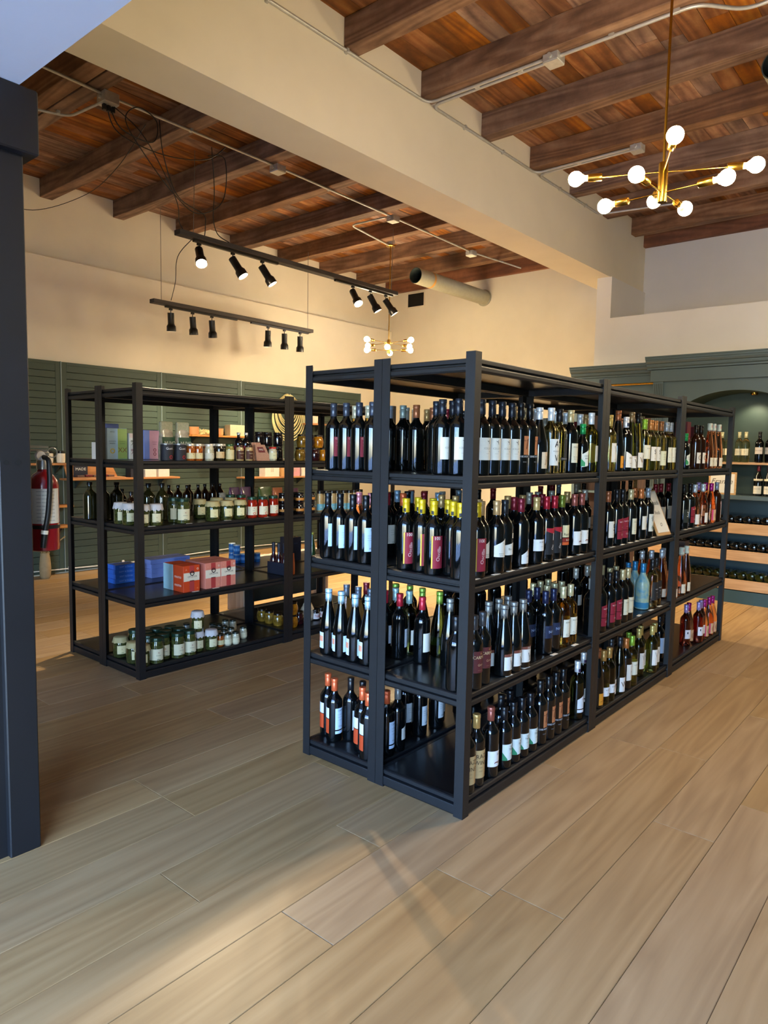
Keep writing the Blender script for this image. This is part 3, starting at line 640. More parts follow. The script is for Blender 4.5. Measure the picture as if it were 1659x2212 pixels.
 'orangecap': ('bord','glass_black','#e0653a', [(.062,.165,190,82,'#c5dbf5',0,0),(.042,.056,190,82,'#c5dbf5',0,0),(.115,.165,60,84,'#dfe4ee',0,0),(.042,.112,60,84,'#c8481f',0,0)], [('Camell',.012,.155,190,'#5a6a84',.1),('mm mmm m',.006,.135,190,'#6a7a94',0),('mmm mm m',.006,.122,190,'#6a7a94',0),('m mmm mm',.006,.108,190,'#6a7a94',0),('III mm',.009,.078,190,'#4a5a74',0)], 'dark bottle with bright orange cap, pale label'),
 'darkback': ('bord','glass_black','#1a1a1e', [(.055,.15,180,80,'#bfc6cc',0,0),(.055,.15,0,90,'#bfae8c',0,0)], BACKTXT, 'dark bottle with black cap, grey back label'),
 'slantgrey': ('bord','glass_black','#7c7f80', [(.058,.120,195,84,'#cfcfc8',0,.02)], [('Pinot',.012,.095,200,'#55564e',0),('mmmm',.006,.08,200,'#8a8a80',0)], 'dark bottle with grey cap, slanted grey label'),
}
PROF['turq'] = (.285, [(.033,0),(.0405,.004),(.0415,.012),(.0415,.150),(.0395,.168),(.032,.188),(.022,.206),(.0165,.222),(.0150,.245),(.0150,.284)], .0415)
def r_at(prof, z):
    for (ra, za), (rb, zb) in zip(prof, prof[1:]):
        if za <= z <= zb: return ra+(rb-ra)*(z-za)/max(zb-za, 1e-9)
    return prof[-1][0]
PROTO = {}
def bottle_meshes(kind):
    if kind in PROTO: return PROTO[kind]
    shape, glass, cap, labels, texts, desc = KIND[kind]
    h, prof, R = PROF[shape]; out = []
    out.append(('glass', MB().lathe(prof, SEG).mesh('glass', MATS[glass], 35)))
    rn = prof[-1][0]+.0009; zc = h-.058 if shape != 'small' else h-.05
    c = MB().lathe([(rn-.0003, zc), (rn+.0004, zc+.001), (rn+.0002, h-.019), (rn-.0006, h-.018), (rn-.0006, h-.016), (rn+.0012, h-.015), (rn+.0012, h-.001), (rn, h+.0006)], 14)
    foil(cap); out.append(('cap', c.mesh('cap', MATS['foil_'+cap.strip('#')], 40)))
    for i, (z0, z1, a, wd, cl, t0, t1) in enumerate(labels):
        pap(cl); rl = R if z1 < .19 else max(r_at(prof, z0), r_at(prof, z1))+.0014
        m = sector(MB(), rl+.0005+.0002*i, z0, z1, R_(a), R_(wd), t0, t1, max(3, int(wd/12)))
        out.append(('label', m.mesh('label', MATS['paper_'+cl.strip('#')], 80)))
    byc = {}
    for (s, size, z, a, cl, rot) in texts: byc.setdefault(cl, []).append((s, size, z, a, rot))
    for cl, l in byc.items():
        m = MB()
        for (s, size, z, a, rot) in l: wrap_text(m, s, size, (R if z < .19 else r_at(prof, z-.01)+.0014)+.0016, z, R_(a), rot)
        if m.v: pap(cl); out.append(('lettering', m.mesh('lettering', MATS['paper_'+cl.strip('#')])))
    PROTO[kind] = (out, desc); return PROTO[kind]
SHELFN = {2: 'top stocked shelf', 3: 'second stocked shelf', 4: 'third stocked shelf', 5: 'bottom shelf'}
BOTTLES = [
    ('maroonback', 2, [(0.062,0.796),(0.062,0.717),(0.062,0.639),(0.062,0.56)]),
    ('creamcap', 2, [(0.24,0.827),(0.24,0.743)]),
    ('silvershield', 2, [(0.3,0.662)]),
    ('tealcap', 2, [(0.3,0.583)]),
    ('coppercap', 2, [(0.3,0.505),(0.5,0.56),(1.779,0.15)]),
    ('tanback', 2, [(0.6,0.827),(0.6,0.749),(0.6,0.67),(0.593,0.17),(0.706,0.174),(1.358,0.17)]),
    ('stag', 2, [(0.065,0.191),(0.065,0.113),(0.15,0.283),(0.15,0.201),(0.135,0.052),(0.214,0.052),(0.292,0.052),(0.371,0.052)]),
    ('horse', 2, [(0.452,0.055),(0.531,0.055)]),
    ('burgwhite', 2, [(0.612,0.052)]),
    ('aw', 2, [(0.725,0.052)]),
    ('clearblack', 2, [(0.827,0.06)]),
    ('landscape', 2, [(0.928,0.052)]),
    ('greensmall', 2, [(1.068,0.052),(2.675,0.052)]),
    ('yellowgreen', 2, [(1.171,0.055)]),
    ('whitecapwine', 2, [(0.782,0.156),(0.983,0.16),(1.1,0.16),(1.267,0.16)]),
    ('diamond', 2, [(1.399,0.052)]),
    ('orangelabel', 2, [(1.527,0.06)]),
    ('whitesquare', 2, [(1.623,0.052)]),
    ('flutelabel', 2, [(1.702,0.052),(2.125,0.15)]),
    ('flutev', 2, [(1.807,0.055)]),
    ('limecap', 2, [(1.907,0.052)]),
    ('dancer', 2, [(2.016,0.055),(2.106,0.06)]),
    ('dotlabel', 2, [(2.195,0.055)]),
    ('crow', 2, [(2.312,0.06),(2.39,0.06)]),
    ('rosedark', 2, [(2.922,0.06),(3.033,0.06)]),
    ('rosefloral', 2, [(3.238,0.06),(3.333,0.06),(3.472,0.06)]),
    ('bluelabel', 3, [(0.058,0.822),(0.058,0.744),(0.058,0.665),(0.058,0.587)]),
    ('pinkcap', 3, [(0.26,0.813),(0.26,0.735)]),
    ('yellow100', 3, [(0.063,0.365),(0.069,0.286),(0.049,0.21),(0.09,0.143),(0.046,0.078),(0.15,0.368),(0.15,0.289),(0.15,0.211),(0.118,0.047)]),
    ('redcapwhite', 3, [(0.292,0.66)]),
    ('orangecapwhite', 3, [(0.318,0.586)]),
    ('bluecap', 3, [(0.477,0.751),(0.484,0.673),(0.502,0.517)]),
    ('redcap', 3, [(0.548,0.718),(0.556,0.64),(0.492,0.595),(0.534,0.119),(0.778,0.148),(0.856,0.15),(2.635,0.22),(2.74,0.22),(2.898,0.22)]),
    ('tanback', 3, [(0.38,0.41),(0.38,0.332),(0.582,0.181),(0.703,0.172),(1.171,0.17)]),
    ('slantgold', 3, [(0.191,0.076),(0.264,0.047),(0.271,0.14)]),
    ('charcoal', 3, [(0.342,0.054)]),
    ('slantred', 3, [(0.477,0.052)]),
    ('widelabel', 3, [(0.617,0.052)]),
    ('blackred', 3, [(0.715,0.052),(0.794,0.052)]),
    ('rambla', 3, [(0.878,0.055)]),
    ('lips', 3, [(1.013,0.054),(1.096,0.054)]),
    ('greycap', 3, [(0.933,0.26),(1.019,0.26),(1.171,0.26),(1.454,0.2)]),
    ('copperfig', 3, [(1.421,0.052)]),
    ('redlabel', 3, [(1.542,0.052),(1.625,0.052),(2.862,0.06)]),
    ('creamland', 3, [(1.746,0.052)]),
    ('orangeland', 3, [(1.95,0.106),(1.897,0.049)]),
    ('bwlabel', 3, [(2.022,0.052)]),
    ('skulldark', 3, [(2.712,0.055)]),
    ('rosewhite', 3, [(2.95,0.055),(3.145,0.055)]),
    ('roselilac', 3, [(3.299,0.13)]),
    ('rosemagenta', 3, [(3.45,0.121),(3.349,0.055)]),
    ('roseflower', 3, [(3.489,0.054)]),
    ('lightbluecap', 4, [(0.065,0.818),(0.065,0.736),(0.065,0.649),(0.065,0.571)]),
    ('paleyellow', 4, [(0.24,0.868),(0.24,0.79),(0.24,0.711)]),
    ('redcapwhite', 4, [(0.33,0.818)]),
    ('redscrew', 4, [(0.244,0.622),(0.238,0.529),(0.252,0.41)]),
    ('greencap', 4, [(0.387,0.676),(0.395,0.594),(0.392,0.516),(0.385,0.41)]),
    ('clearteal', 4, [(0.322,0.623),(0.316,0.536)]),
    ('silverflute', 4, [(0.292,0.286)]),
    ('plaindark', 4, [(0.053,0.09)]),
    ('carm', 4, [(0.119,0.047),(0.197,0.056)]),
    ('bird', 4, [(0.362,0.13),(0.444,0.128),(0.525,0.128),(0.354,0.047),(0.436,0.047),(0.517,0.047)]),
    ('navy', 4, [(0.743,0.142),(0.836,0.147),(0.776,0.07),(0.862,0.072)]),
    ('goldwine', 4, [(0.916,0.212),(0.994,0.213),(1.073,0.21),(0.992,0.133),(1.07,0.132),(0.913,0.134),(0.952,0.065),(1.031,0.064)]),
    ('greycap', 4, [(1.518,0.262),(1.644,0.25),(1.267,0.057)]),
    ('creamland', 4, [(1.734,0.198),(1.672,0.125),(1.761,0.124),(1.668,0.047),(1.746,0.047)]),
    ('redlabel', 4, [(1.365,0.047),(1.484,0.047),(1.575,0.047)]),
    ('turquoise', 4, [(2.047,0.161),(2.132,0.15),(2.083,0.08)]),
    ('blacklabelclear', 4, [(2.169,0.053),(2.248,0.057)]),
    ('rosesilver', 4, [(2.32,0.176),(2.39,0.14),(2.486,0.105),(2.563,0.122),(2.539,0.047)]),
    ('rosefloral', 4, [(2.759,0.106),(2.707,0.047),(2.811,0.047)]),
    ('roselilac', 5, [(3.021,0.088),(3.179,0.047),(3.257,0.055)]),
    ('rosemagenta', 5, [(3.12,0.099),(3.335,0.051),(3.451,0.049),(3.529,0.047)]),
    ('greenwine', 5, [(1.489,0.115),(1.449,0.047),(1.528,0.047)]),
    ('flutew', 5, [(1.603,0.069),(1.679,0.047)]),
    ('orangewhite', 5, [(1.788,0.053)]),
    ('limecap', 5, [(1.871,0.049),(1.935,0.094)]),
    ('diamond', 5, [(2.074,0.082),(2.151,0.1),(2.209,0.047),(2.288,0.06)]),
    ('bluelabel', 5, [(2.505,0.102),(2.582,0.087)]),
    ('orangelabel', 5, [(1.371,0.047)]),
    ('kraft', 5, [(0.168,0.052),(0.09,0.047)]),
    ('lips', 5, [(0.28,0.052)]),
    ('tree', 5, [(0.392,0.052),(0.471,0.052),(0.549,0.052),(0.628,0.052),(0.514,0.14),(0.593,0.14)]),
    ('horse', 5, [(0.728,0.055),(0.812,0.055),(0.89,0.055),(0.969,0.055)]),
    ('slantgreen', 5, [(1.146,0.06),(1.319,0.106)]),
    ('orangecap', 5, [(0.118,0.868),(0.088,0.795),(0.088,0.617),(0.051,0.548),(0.128,0.505)]),
    ('darkback', 5, [(0.15,0.748),(0.147,0.669),(0.401,0.614),(0.42,0.538),(0.554,0.535)]),
    ('slantgrey', 5, [(0.207,0.505)]),
]
def bottle(kind, x, y, z, rz, label, group, cat='wine bottle'):
    parts, desc = bottle_meshes(kind)
    b = empty('wine_bottle', (x, y, z), rz, label=label, cat=cat, group=group)
    for nm, me in parts: put(nm, me, b)
    return b
rng = random.Random(5)
SHELFN = {2: 'upper shelf', 3: 'second shelf', 4: 'third shelf', 5: 'bottom shelf'}
ORD = ['first', 'second', 'third', 'fourth', 'fifth', 'sixth', 'seventh', 'eighth', 'ninth', 'tenth', 'eleventh', 'twelfth', 'thirteenth', 'fourteenth']
def screen_x(P):
    d = Vector(P) - cam.matrix_world.translation
    return d.dot(r2)/d.dot(fw)
def spread(desc, n):
    """place words that single out each of n look-alikes, counted from the left of the picture"""
    if n == 1: return ['']
    if n == 2: return [', left one', ', right one']
    return [', %s from left' % ORD[i] if i < 14 else ', number %d from left' % (i+1) for i in range(n)]
clusters = {}
# second-rank stock standing in the back units, seen between the front bottles
fl_ = random.Random(21)
for lev in (2, 3, 4, 5):
    x = .62 if lev in (2, 4, 5) else .60
    while x < 3.58:
        if min(abs(x-k*UL) for k in (1, 2, 3)) > .06:
            BOTTLES.append((fl_.choice(('greycap', 'redcap', 'tanback', 'darkback', 'bluecap')), lev, [(round(x, 3), round(.54+fl_.random()*.05, 3))]))
        x += .165
for lev, xs in ((3, (.22, .34, .46)), (4, (.40, .52)), (2, (.44, .54))):
    for x in xs: BOTTLES.append((fl_.choice(('greycap', 'darkback', 'tanback')), lev, [(x, round(.66+fl_.random()*.04, 3))]))
for kind, lev, pts in BOTTLES:
    for (x, y) in pts:
        bay = ('near', 'middle', 'far')[min(2, int(x/UL))]
        loc = '%s %s bay' % (SHELFN[lev], bay) if y < UD else '%s back unit' % SHELFN[lev]
        clusters.setdefault((kind, lev, loc), []).append((x, y))
for (kind, lev, loc), pts in clusters.items():
    desc = KIND[kind][5]
    pts.sort(key=lambda p: screen_x((p[0], p[1], LEV[lev-1]+.2)))
    for (x, y), o in zip(pts, spread(desc, len(pts))):
        rz = (-PI/2-.36 if y < UD else PI/2) + rng.uniform(-.16, .16)
        lb = desc+', '+loc+o
        if len(lb.split()) > 16: print('LONG', len(lb.split()), lb)
        bottle(kind, x, y, LEV[lev-1]-.0005, rz, lb, '%s, %s' % (desc, loc))

# ---------------------------------------------------------------- deli goods on the second rack
pap('#e9e6dc')
def gloss(name, c, dark, ns=60, rough=.12, noise=.6): return mat(name, c, rough, noise=noise, nscale=ns, dark=dark, coat=.6)
gloss('fill_pickle', '#51562a', '#242a10'); gloss('fill_herb', '#4a5126', '#1d220e'); gloss('fill_dark', '#2b2417', '#0d0b07')
gloss('fill_tomato', '#b32a14', '#6d140a'); gloss('fill_orange', '#c76a22', '#6b2c0c', 90); gloss('fill_white', '#d8d3b8', '#a09a7c', 120)
gloss('fill_black', '#1b1418', '#0a080a'); gloss('fill_amber', '#96742a', '#4b3510', 40); gloss('fill_peach', '#d08a1c', '#8a4f0c', 40); gloss('fill_plum', '#3a1219', '#16070a', 40)
gloss('fill_tan', '#c9ae7c', '#a98c58', 20, .3, .3); gloss('fill_mixed', '#b6a659', '#5e5a22', 110); gloss('fill_brown', '#2e1609', '#140904'); gloss('fill_oil', '#2f2c12', '#17160a')
gloss('tin_blue', '#2f7fd0', '#2565ad', 10, .3, .2); gloss('can_navy', '#1a1d2c', '#10121c', 10, .25, .3); gloss('fill_green', '#2c5a33', '#183a1e', 30, .1, .4)
mat('cloth_white', '#cfcfd2', .85, noise=.1, nscale=90, bump=.5, bscale=300)
def jp(R, h, belly=0.0, neck=.86):
    return [(R*.86, 0), (R*.98, .004), (R*(1+belly*.5), h*.2), (R*(1+belly), h*.45), (R*(1+belly*.4), h*.68), (R*.98, h*.76), (R*neck, h*.83), (R*neck*.98, h*.90)]
# kind: R, h, belly, fill, lid colour, lid type, label (colour, z0, z1, width deg), spots, label text
JAR = {
 'can': (.039,.110,0,'can_navy','#8a8c90','tin',('#20222e',.004,.10,150),[('o',.05,.028,20,'#b0202c'),('Gusti',.022,.078,6,'#dddde2')],'dark navy tomato can with white script'),
 'chanterelle': (.028,.112,.03,'fill_orange','#d9d5c8','lid',('#e3d6a4',.014,.052,150),[('x',.014,.044,20,'#8a2a20')],'jar of orange mushrooms with pale label'),
 'garlic': (.030,.112,.03,'fill_white','#d9d5c8','lid',('#d9d8c8',.014,.052,150),[('x',.014,.044,20,'#8a2a20')],'jar of white garlic with pale label'),
 'olive': (.031,.115,.03,'fill_dark','#d9d5c8','lid',('#d6b98a',.018,.062,120),[('x',.014,.05,20,'#8a2a20')],'jar of dark olives with tan label'),
 'mixed': (.029,.115,.03,'fill_mixed','#3b5a34','lid',('#dccf9e',.012,.075,130),[('::',.02,.045,14,'#7a3a2a')],'jar of mixed pickles with green lid'),
 'tahini': (.0275,.110,.05,'fill_tan','#3a2014','lid',('#4a2218',.012,.070,130),[('TAHINI',.012,.052,12,'#d9c8a8'),('mm',.010,.03,12,'#d9c8a8')],'jar of beige tahini with brown label'),
 'mayo': (.029,.100,.04,'fill_white','#b02a22','lid',('#d9d6b0',.014,.06,140),[('mm',.012,.04,10,'#5a8a5a')],'small cream jar with red lid'),
 'dark': (.037,.104,.05,'fill_black','#141216','lid',None,[],'dark fruit jar in the double stack'),
 'amber': (.037,.100,.16,'fill_amber','#241a10','lid',None,[],'round jar of amber fruit with dark lid'),
 'purple': (.036,.100,.16,'fill_plum','#241a10','lid',None,[],'round jar of plum fruit with dark lid'),
 'orange': (.036,.100,.16,'fill_peach','#241a10','lid',None,[],'round jar of orange peaches with dark lid'),
 'doily': (.042,.137,0,'fill_pickle','#dfdfe2','doily',('#e3dcb2',.024,.078,74),[('x',.012,.054,4,'#a03a2a'),('~',.03,.030,8,'#3f5a2a')],'green preserve jar under a white doily lid'),
 'pickle': (.044,.165,0,'fill_pickle','#1f3a2c','lid',('#e0dab8',.024,.096,112),[('x',.018,.074,14,'#9a2a24'),('mmmm',.010,.055,12,'#6a6a52'),('~',.045,.030,14,'#2f4a26')],'pickle jar with green lid and cream label'),
 'honey': (.046,.134,.08,'fill_herb','#b8aa78','paper',('#e3d9a4',.028,.082,62),[('x',.012,.060,4,'#a03a2a'),('~',.03,.036,8,'#3f5a2a')],'dark green preserve jar with cream paper cap'),
 'tomato': (.0375,.150,.03,'fill_tomato','#234634','lid',('#e6dfc2',.022,.082,120),[('x',.018,.072,14,'#7a2420'),('o',.045,.036,18,'#d8523a'),('mm',.010,.056,8,'#8a7a6a')],'red tomato jar with green lid'),
 'spread': (.034,.080,0,'fill_black','#1a1a1c','lid',('#d08a3c',.022,.042,160),[('mm',.010,.052,10,'#d8d0c0')],'dark spread jar with orange band'),
 'sauce': (.027,.165,0,'fill_tan','#26211c','lid',('#6fb0c4',.010,.060,160),[('mm',.012,.035,10,'#e8e8e0')],'beige sauce jar with striped label'),
 'vinegar': (.033,.20,0,'fill_black','#cfcfcf','bottle',('#b03a55',.075,.105,200),[],'small vinegar bottle with pink band'),
 'oil': (.044,.25,0,'fill_oil','#101012','bottle',None,[],'tall dark oil bottle with round shoulders'),
 'oilsmall': (.033,.200,0,'fill_brown','#101012','bottle',None,[],'small dark syrup bottle'),
 'greenbottle': (.033,.21,0,'fill_green','#b8c85a','cone',None,[],'green glass bottle with yellow-green cap'),
 'tin': (.028,.075,0,'tin_blue','#cfdfec','tin',('#7fb8ea',.024,.046,300),[],'blue and white striped tin'),
 'smallorange': (.026,.085,.03,'fill_orange','#26241f','lid',('#d9cf9e',.012,.045,150),[],'small jar of orange mushrooms with black lid'),
 'smallwhite': (.026,.085,.03,'fill_white','#26302a','lid',('#d9d4b4',.012,.045,150),[('x',.010,.035,20,'#8a2a20')],'small jar of white garlic with dark lid'),
 'patterned': (.033,.085,0,'fill_black','#17171a','lid',('#d8d4d8',.010,.055,200),[('%&%',.030,.034,10,'#9a2a3a')],'jar with black and white patterned wrap'),
}
JM = {}
def jar_meshes(kind):
    if kind in JM: return JM[kind]
    R, h, be, fill, lidc, lt, lab, spots, desc = JAR[kind]; out = []
    if lt in ('bottle', 'cone'):
        if lt == 'bottle': pr = [(R*.85,0),(R,.004),(R,h*.60),(R*.93,h*.68),(R*.6,h*.76),(R*.36,h*.81),(R*.33,h*.93)]
        else: pr = [(R*.85,0),(R,.004),(R*.98,h*.28),(R*.7,h*.55),(R*.42,h*.8),(R*.36,h*.9)]
        out.append(('body', MB().lathe(pr, 18).mesh('body', MATS[fill], 40)))
        foil(lidc); rc = R*.42
        out.append(('stopper', MB().lathe([(rc*.9,h*.915),(rc,h*.92),(rc,h*.99),(rc*.9,h)], 12).mesh('stopper', MATS['foil_'+lidc.strip('#')], 40)))
    elif lt == 'tin':
        out.append(('body', MB().lathe([(R*.97,0),(R,.002),(R,h-.006)], 22).mesh('body', MATS[fill], 40)))
        foil(lidc); out.append(('lid', MB().lathe([(R+.0008,h-.007),(R+.0008,h),(R-.002,h),(R-.003,h-.002)], 22).mesh('lid', MATS['foil_'+lidc.strip('#')], 40)))
    else:
        out.append(('body', MB().lathe(jp(R, h, be), 20).mesh('body', MATS[fill], 50)))
        if lt == 'lid':
            foil(lidc); out.append(('lid', MB().lathe([(R*.9,h*.865),(R*.93,h*.87),(R*.93,h*.985),(R*.90,h),(R*.8,h-.002)], 20).mesh('lid', MATS['foil_'+lidc.strip('#')], 40)))
        else:
            pap(lidc); m = MB(); n = 44; amp = .010 if lt == 'doily' else .004
            rings = [(R*.2,h,0),(R*.86,h*1.0,0),(R*.96,h*.975,0),(R*1.0,h*.90,.2),(R*1.06,h*.83,.6),(R*1.12,h*.76,1.0)]
            m.v.append((0,0,h))
            for (r, z, k) in rings:
                for i in range(n):
                    a = 2*PI*i/n; wv = math.sin(a*11)*k
                    rr = r*(1+.04*wv); m.v.append((rr*math.cos(a), rr*math.sin(a), z-amp*k*abs(math.sin(a*5.5))))
            for i in range(n): m.face(0, 1+i, 1+(i+1) % n)
            for q in range(len(rings)-1):
                for i in range(n):
                    j = (i+1) % n; m.face(1+q*n+i, 1+(q+1)*n+i, 1+(q+1)*n+j, 1+q*n+j)
            out.append(('cloth_cap' if lt == 'doily' else 'paper_cap', m.mesh('cap', MATS['cloth_white'] if lt == 'doily' else MATS['paper_'+lidc.strip('#')], 60)))
    RL = R*(1+be)+.0008
    if lab:
        cl, z0, z1, wd = lab; pap(cl)
        out.append(('label', sector(MB(), RL, z0, z1, 0, R_(wd), 0, 0, 10).mesh('label', MATS['paper_'+cl.strip('#')], 80)))
    byc = {}
    for (s, size, z, a, cl) in spots: byc.setdefault(cl, []).append((s, size, z, a))
    for cl, l in byc.items():
        m = MB()
        for (s, size, z, a) in l: wrap_text(m, s, size, RL+.0008, z, R_(a))
        pap(cl); out.append(('print', m.mesh('print', MATS['paper_'+cl.strip('#')])))
    JM[kind] = (out, desc); return JM[kind]
JARS = [
    ('can', 2, [(0.269,2.475),(0.364,2.475)]),
    ('chanterelle', 2, [(0.443,2.47),(0.503,2.47),(0.629,2.555)]),
    ('garlic', 2, [(0.588,2.47),(0.507,2.555),(0.569,2.555)]),
    ('olive', 2, [(0.672,2.47),(0.69,2.555),(0.754,2.555)]),
    ('mixed', 2, [(0.756,2.47)]),
    ('tahini', 2, [(0.843,2.47),(0.922,2.47)]),
    ('mayo', 2, [(1.141,2.47)]),
    ('dark', 2, [(1.124,2.6),(1.2,2.6),(1.304,2.6),(1.124,2.6,0.105),(1.2,2.6,0.105),(1.304,2.6,0.105)]),
    ('amber', 2, [(1.42,2.48),(1.448,2.49,0.1)]),
    ('purple', 2, [(1.576,2.48),(1.524,2.49,0.1)]),
    ('orange', 2, [(1.671,2.48),(1.621,2.49,0.1)]),
    ('vinegar', 2, [(0.95,2.62),(1.018,2.62)]),
    ('oil', 3, [(0.076,3.099),(0.166,3.105),(0.128,3.023),(0.214,2.997),(0.312,2.764),(0.399,2.739)]),
    ('oilsmall', 3, [(0.279,3.042),(0.177,2.75),(0.808,3.295),(0.869,3.264),(0.927,3.23),(0.98,3.279),(1.039,3.245),(1.138,3.295),(1.286,3.295),(1.204,3.281)]),
    ('doily', 3, [(0.078,2.706),(0.078,2.605),(0.091,2.468),(0.185,2.468)]),
    ('pickle', 3, [(0.382,2.466),(0.373,2.555),(0.459,2.806)]),
    ('honey', 3, [(0.615,2.472),(0.729,2.472),(0.843,2.472),(0.656,2.68),(0.829,2.718),(0.919,2.67)]),
    ('tomato', 3, [(0.956,2.476),(1.041,2.46),(1.166,2.492),(0.971,2.743),(1.023,2.685)]),
    ('spread', 3, [(1.287,2.521),(1.433,2.564),(1.432,2.494),(1.564,2.508),(1.287,2.521,0.082),(1.433,2.564,0.082),(1.432,2.494,0.082),(1.564,2.508,0.082)]),
    ('sauce', 3, [(1.7,2.545),(1.75,2.522),(1.811,2.516),(1.867,2.512),(1.918,2.49),(1.972,2.477),(2.037,2.485),(2.117,2.492)]),
    ('tin', 4, [(1.395,3.277),(1.365,3.174),(1.419,3.153),(1.53,3.118),(1.395,3.277,0.077),(1.365,3.174,0.077)]),
    ('greenbottle', 4, [(2.1,3.043)]),
    ('honey', 5, [(0.088,2.749),(0.082,2.574),(0.082,2.472)]),
    ('pickle', 5, [(0.178,2.466),(0.255,2.512),(0.423,2.466),(0.184,2.741),(0.207,2.641),(0.294,2.664),(0.391,2.643),(0.404,2.554),(0.177,2.556),(0.317,2.577),(0.333,2.466)]),
    ('doily', 5, [(0.509,2.499),(0.597,2.468),(0.509,2.499,0.137)]),
    ('smallorange', 5, [(0.683,2.483)]),
    ('smallwhite', 5, [(0.734,2.463),(0.792,2.452),(0.922,2.532),(0.69,2.899),(0.822,2.765),(0.841,2.71),(0.772,2.682),(0.773,2.623),(0.834,2.639),(0.772,2.557),(0.84,2.571),(0.957,2.79),(0.997,2.75)]),
    ('amber', 5, [(1.345,2.828),(1.339,2.731),(1.335,2.625)]),
    ('orange', 5, [(1.383,2.509),(1.383,2.509,0.1)]),
    ('purple', 5, [(1.488,2.552)]),
    ('patterned', 5, [(1.675,2.557),(1.753,2.573)]),
]
SH2 = {2: 'upper shelf', 3: 'second shelf', 4: 'third shelf', 5: 'bottom shelf'}
for kind, lev, pts in JARS:
    parts, desc = jar_meshes(kind)
    pts = sorted(pts, key=lambda p: screen_x((p[0], p[1], LEV[lev-1])))
    loc = 'deli rack '+SH2[lev]
    for p, o in zip(pts, spread(desc, len(pts))):
        nm = {'can': 'food_can', 'tin': 'food_tin', 'oil': 'oil_bottle', 'oilsmall': 'syrup_bottle', 'vinegar': 'vinegar_bottle', 'greenbottle': 'glass_bottle'}.get(kind, 'preserve_jar')
        j = empty(nm, (p[0], p[1], LEV[lev-1]-.0005+(p[2] if len(p) > 2 else 0)), -PI/2-.35+rng.uniform(-.2, .2), label='%s, %s%s' % (desc, loc, o), cat='jar' if nm == 'preserve_jar' else nm.split('_')[1], group='%s, %s' % (desc, loc))
        for n_, me in parts: put(n_, me, j)

# boxes, cartons and bags -------------------------------------------------
def solid(name, c, rough=.5): return mat(name, c, rough, noise=.06, nscale=30)
def carton(name, x0, x1, y0, y1, z0, h, m, label, faces=(), rz=0.0, group=None, cat='box'):
    """closed carton with folded lid seams; faces: coloured panels / words glued on (side, u0, u1, v0, v1, colour)"""
    cx, cy = (x0+x1)/2, (y0+y1)/2; dx, dy = (x1-x0)/2, (y1-y0)/2
    b = empty(name, (cx, cy, z0), rz, label=label, cat=cat, group=group)
    MB().box(-dx, dx, -dy, dy, 0, h, ch=.0015).build('body', MATS[m], b)
    MB().box(-dx+.002, dx-.002, -.0012, .0012, h-.001, h+.0006).build('lid_seam', MATS['dark_gap'], b)
    for f in faces:
        side, a0, a1, v0, v1, cl = f[:6]; pap(cl); e = .0006*(1+f[8]) if len(f) > 8 else .0006
        k = MB(); mm = MATS['paper_'+cl.strip('#')]
        if len(f) > 6 and f[6]:                       # word
            if side == 'F': flat_text(k, f[6], f[7], lambda u, v: ((a0+(u)), -dy-.0016, v0+v))
            elif side == 'L': flat_text(k, f[6], f[7], lambda u, v: (-dx-.0016, a0-u, v0+v))
            else: flat_text(k, f[6], f[7], lambda u, v: (a0+u, v0+v, h+.0012))
            k.build('print', mm, b)
        else:
            if side == 'F': k.box(a0, a1, -dy-e, -dy+.001, v0, v1)
            elif side == 'L': k.box(-dx-e, -dx+.001, a0, a1, v0, v1)
            else: k.box(a0, a1, v0, v1, h-.001, h+e)
            k.build('panel', mm, b)
    return b
Z2, Z3, Z4, Z5 = LEV[1]-.0005, LEV[2]-.0005, LEV[3]-.0005, LEV[4]-.0005
solid('card_blue', '#2f6fd8'); solid('card_lav', '#7f93d6'); solid('card_red', '#d1481f'); solid('card_pink', '#dd8a78'); solid('card_sky', '#a9cbe6'); solid('card_pinkbox', '#dba0ac')
solid('card_navy', '#1c2233'); solid('card_kraft', '#c69a62'); solid('card_white', '#e8e4da'); solid('card_lime', '#a9c07a'); solid('card_maroon', '#6a1f28'); solid('card_brown', '#5a4038')
carton('tea_carton', .115, .258, 2.93, 3.03, Z2, .205, 'card_sky', 'tall blue and green tea carton with lemon and cinnamon pictures',
  [('F', .004, .0705, .002, .203, '#a3b865'), ('F', -.034, 0, .060, 0, '#d9c24a', 'o', .075), ('F', -.034, 0, .12, 0, '#6a7a9a', 'mmmmm', .013), ('F', -.034, 0, .105, 0, '#6a7a9a', 'mmmm', .013),
   ('F', .036, 0, .060, 0, '#8a5a2a', 'XX', .045), ('F', .036, 0, .12, 0, '#6a7a4a', 'mmmmm', .012), ('F', .036, 0, .105, 0, '#6a7a4a', 'mmmm', .012), ('F', -.034, 0, .18, 0, '#5a6a8a', 'W E I', .014)])
t = tag(MB().tube([(.14, 3.0, Z2+.206), (.232, 3.0, Z2+.206)], .001, 4).box(.135, .237, 2.997, 3.001, Z2+.207, Z2+.236, ch=.002).build('header_card', MATS['card_lav']), 'torn grey header card standing on the lemon tea carton', 'card')
carton('tea_carton', .275, .325, 2.93, 2.99, Z2, .175, 'card_white', 'narrow white carton with scattered fruit pattern', [('F', 0, 0, .05, 0, '#8a3a4a', '%', .05), ('F', 0, 0, .11, 0, '#4a5a3a', '%', .05), ('F', -.0245, .0245, .145, .174, '#e6cfc4')])
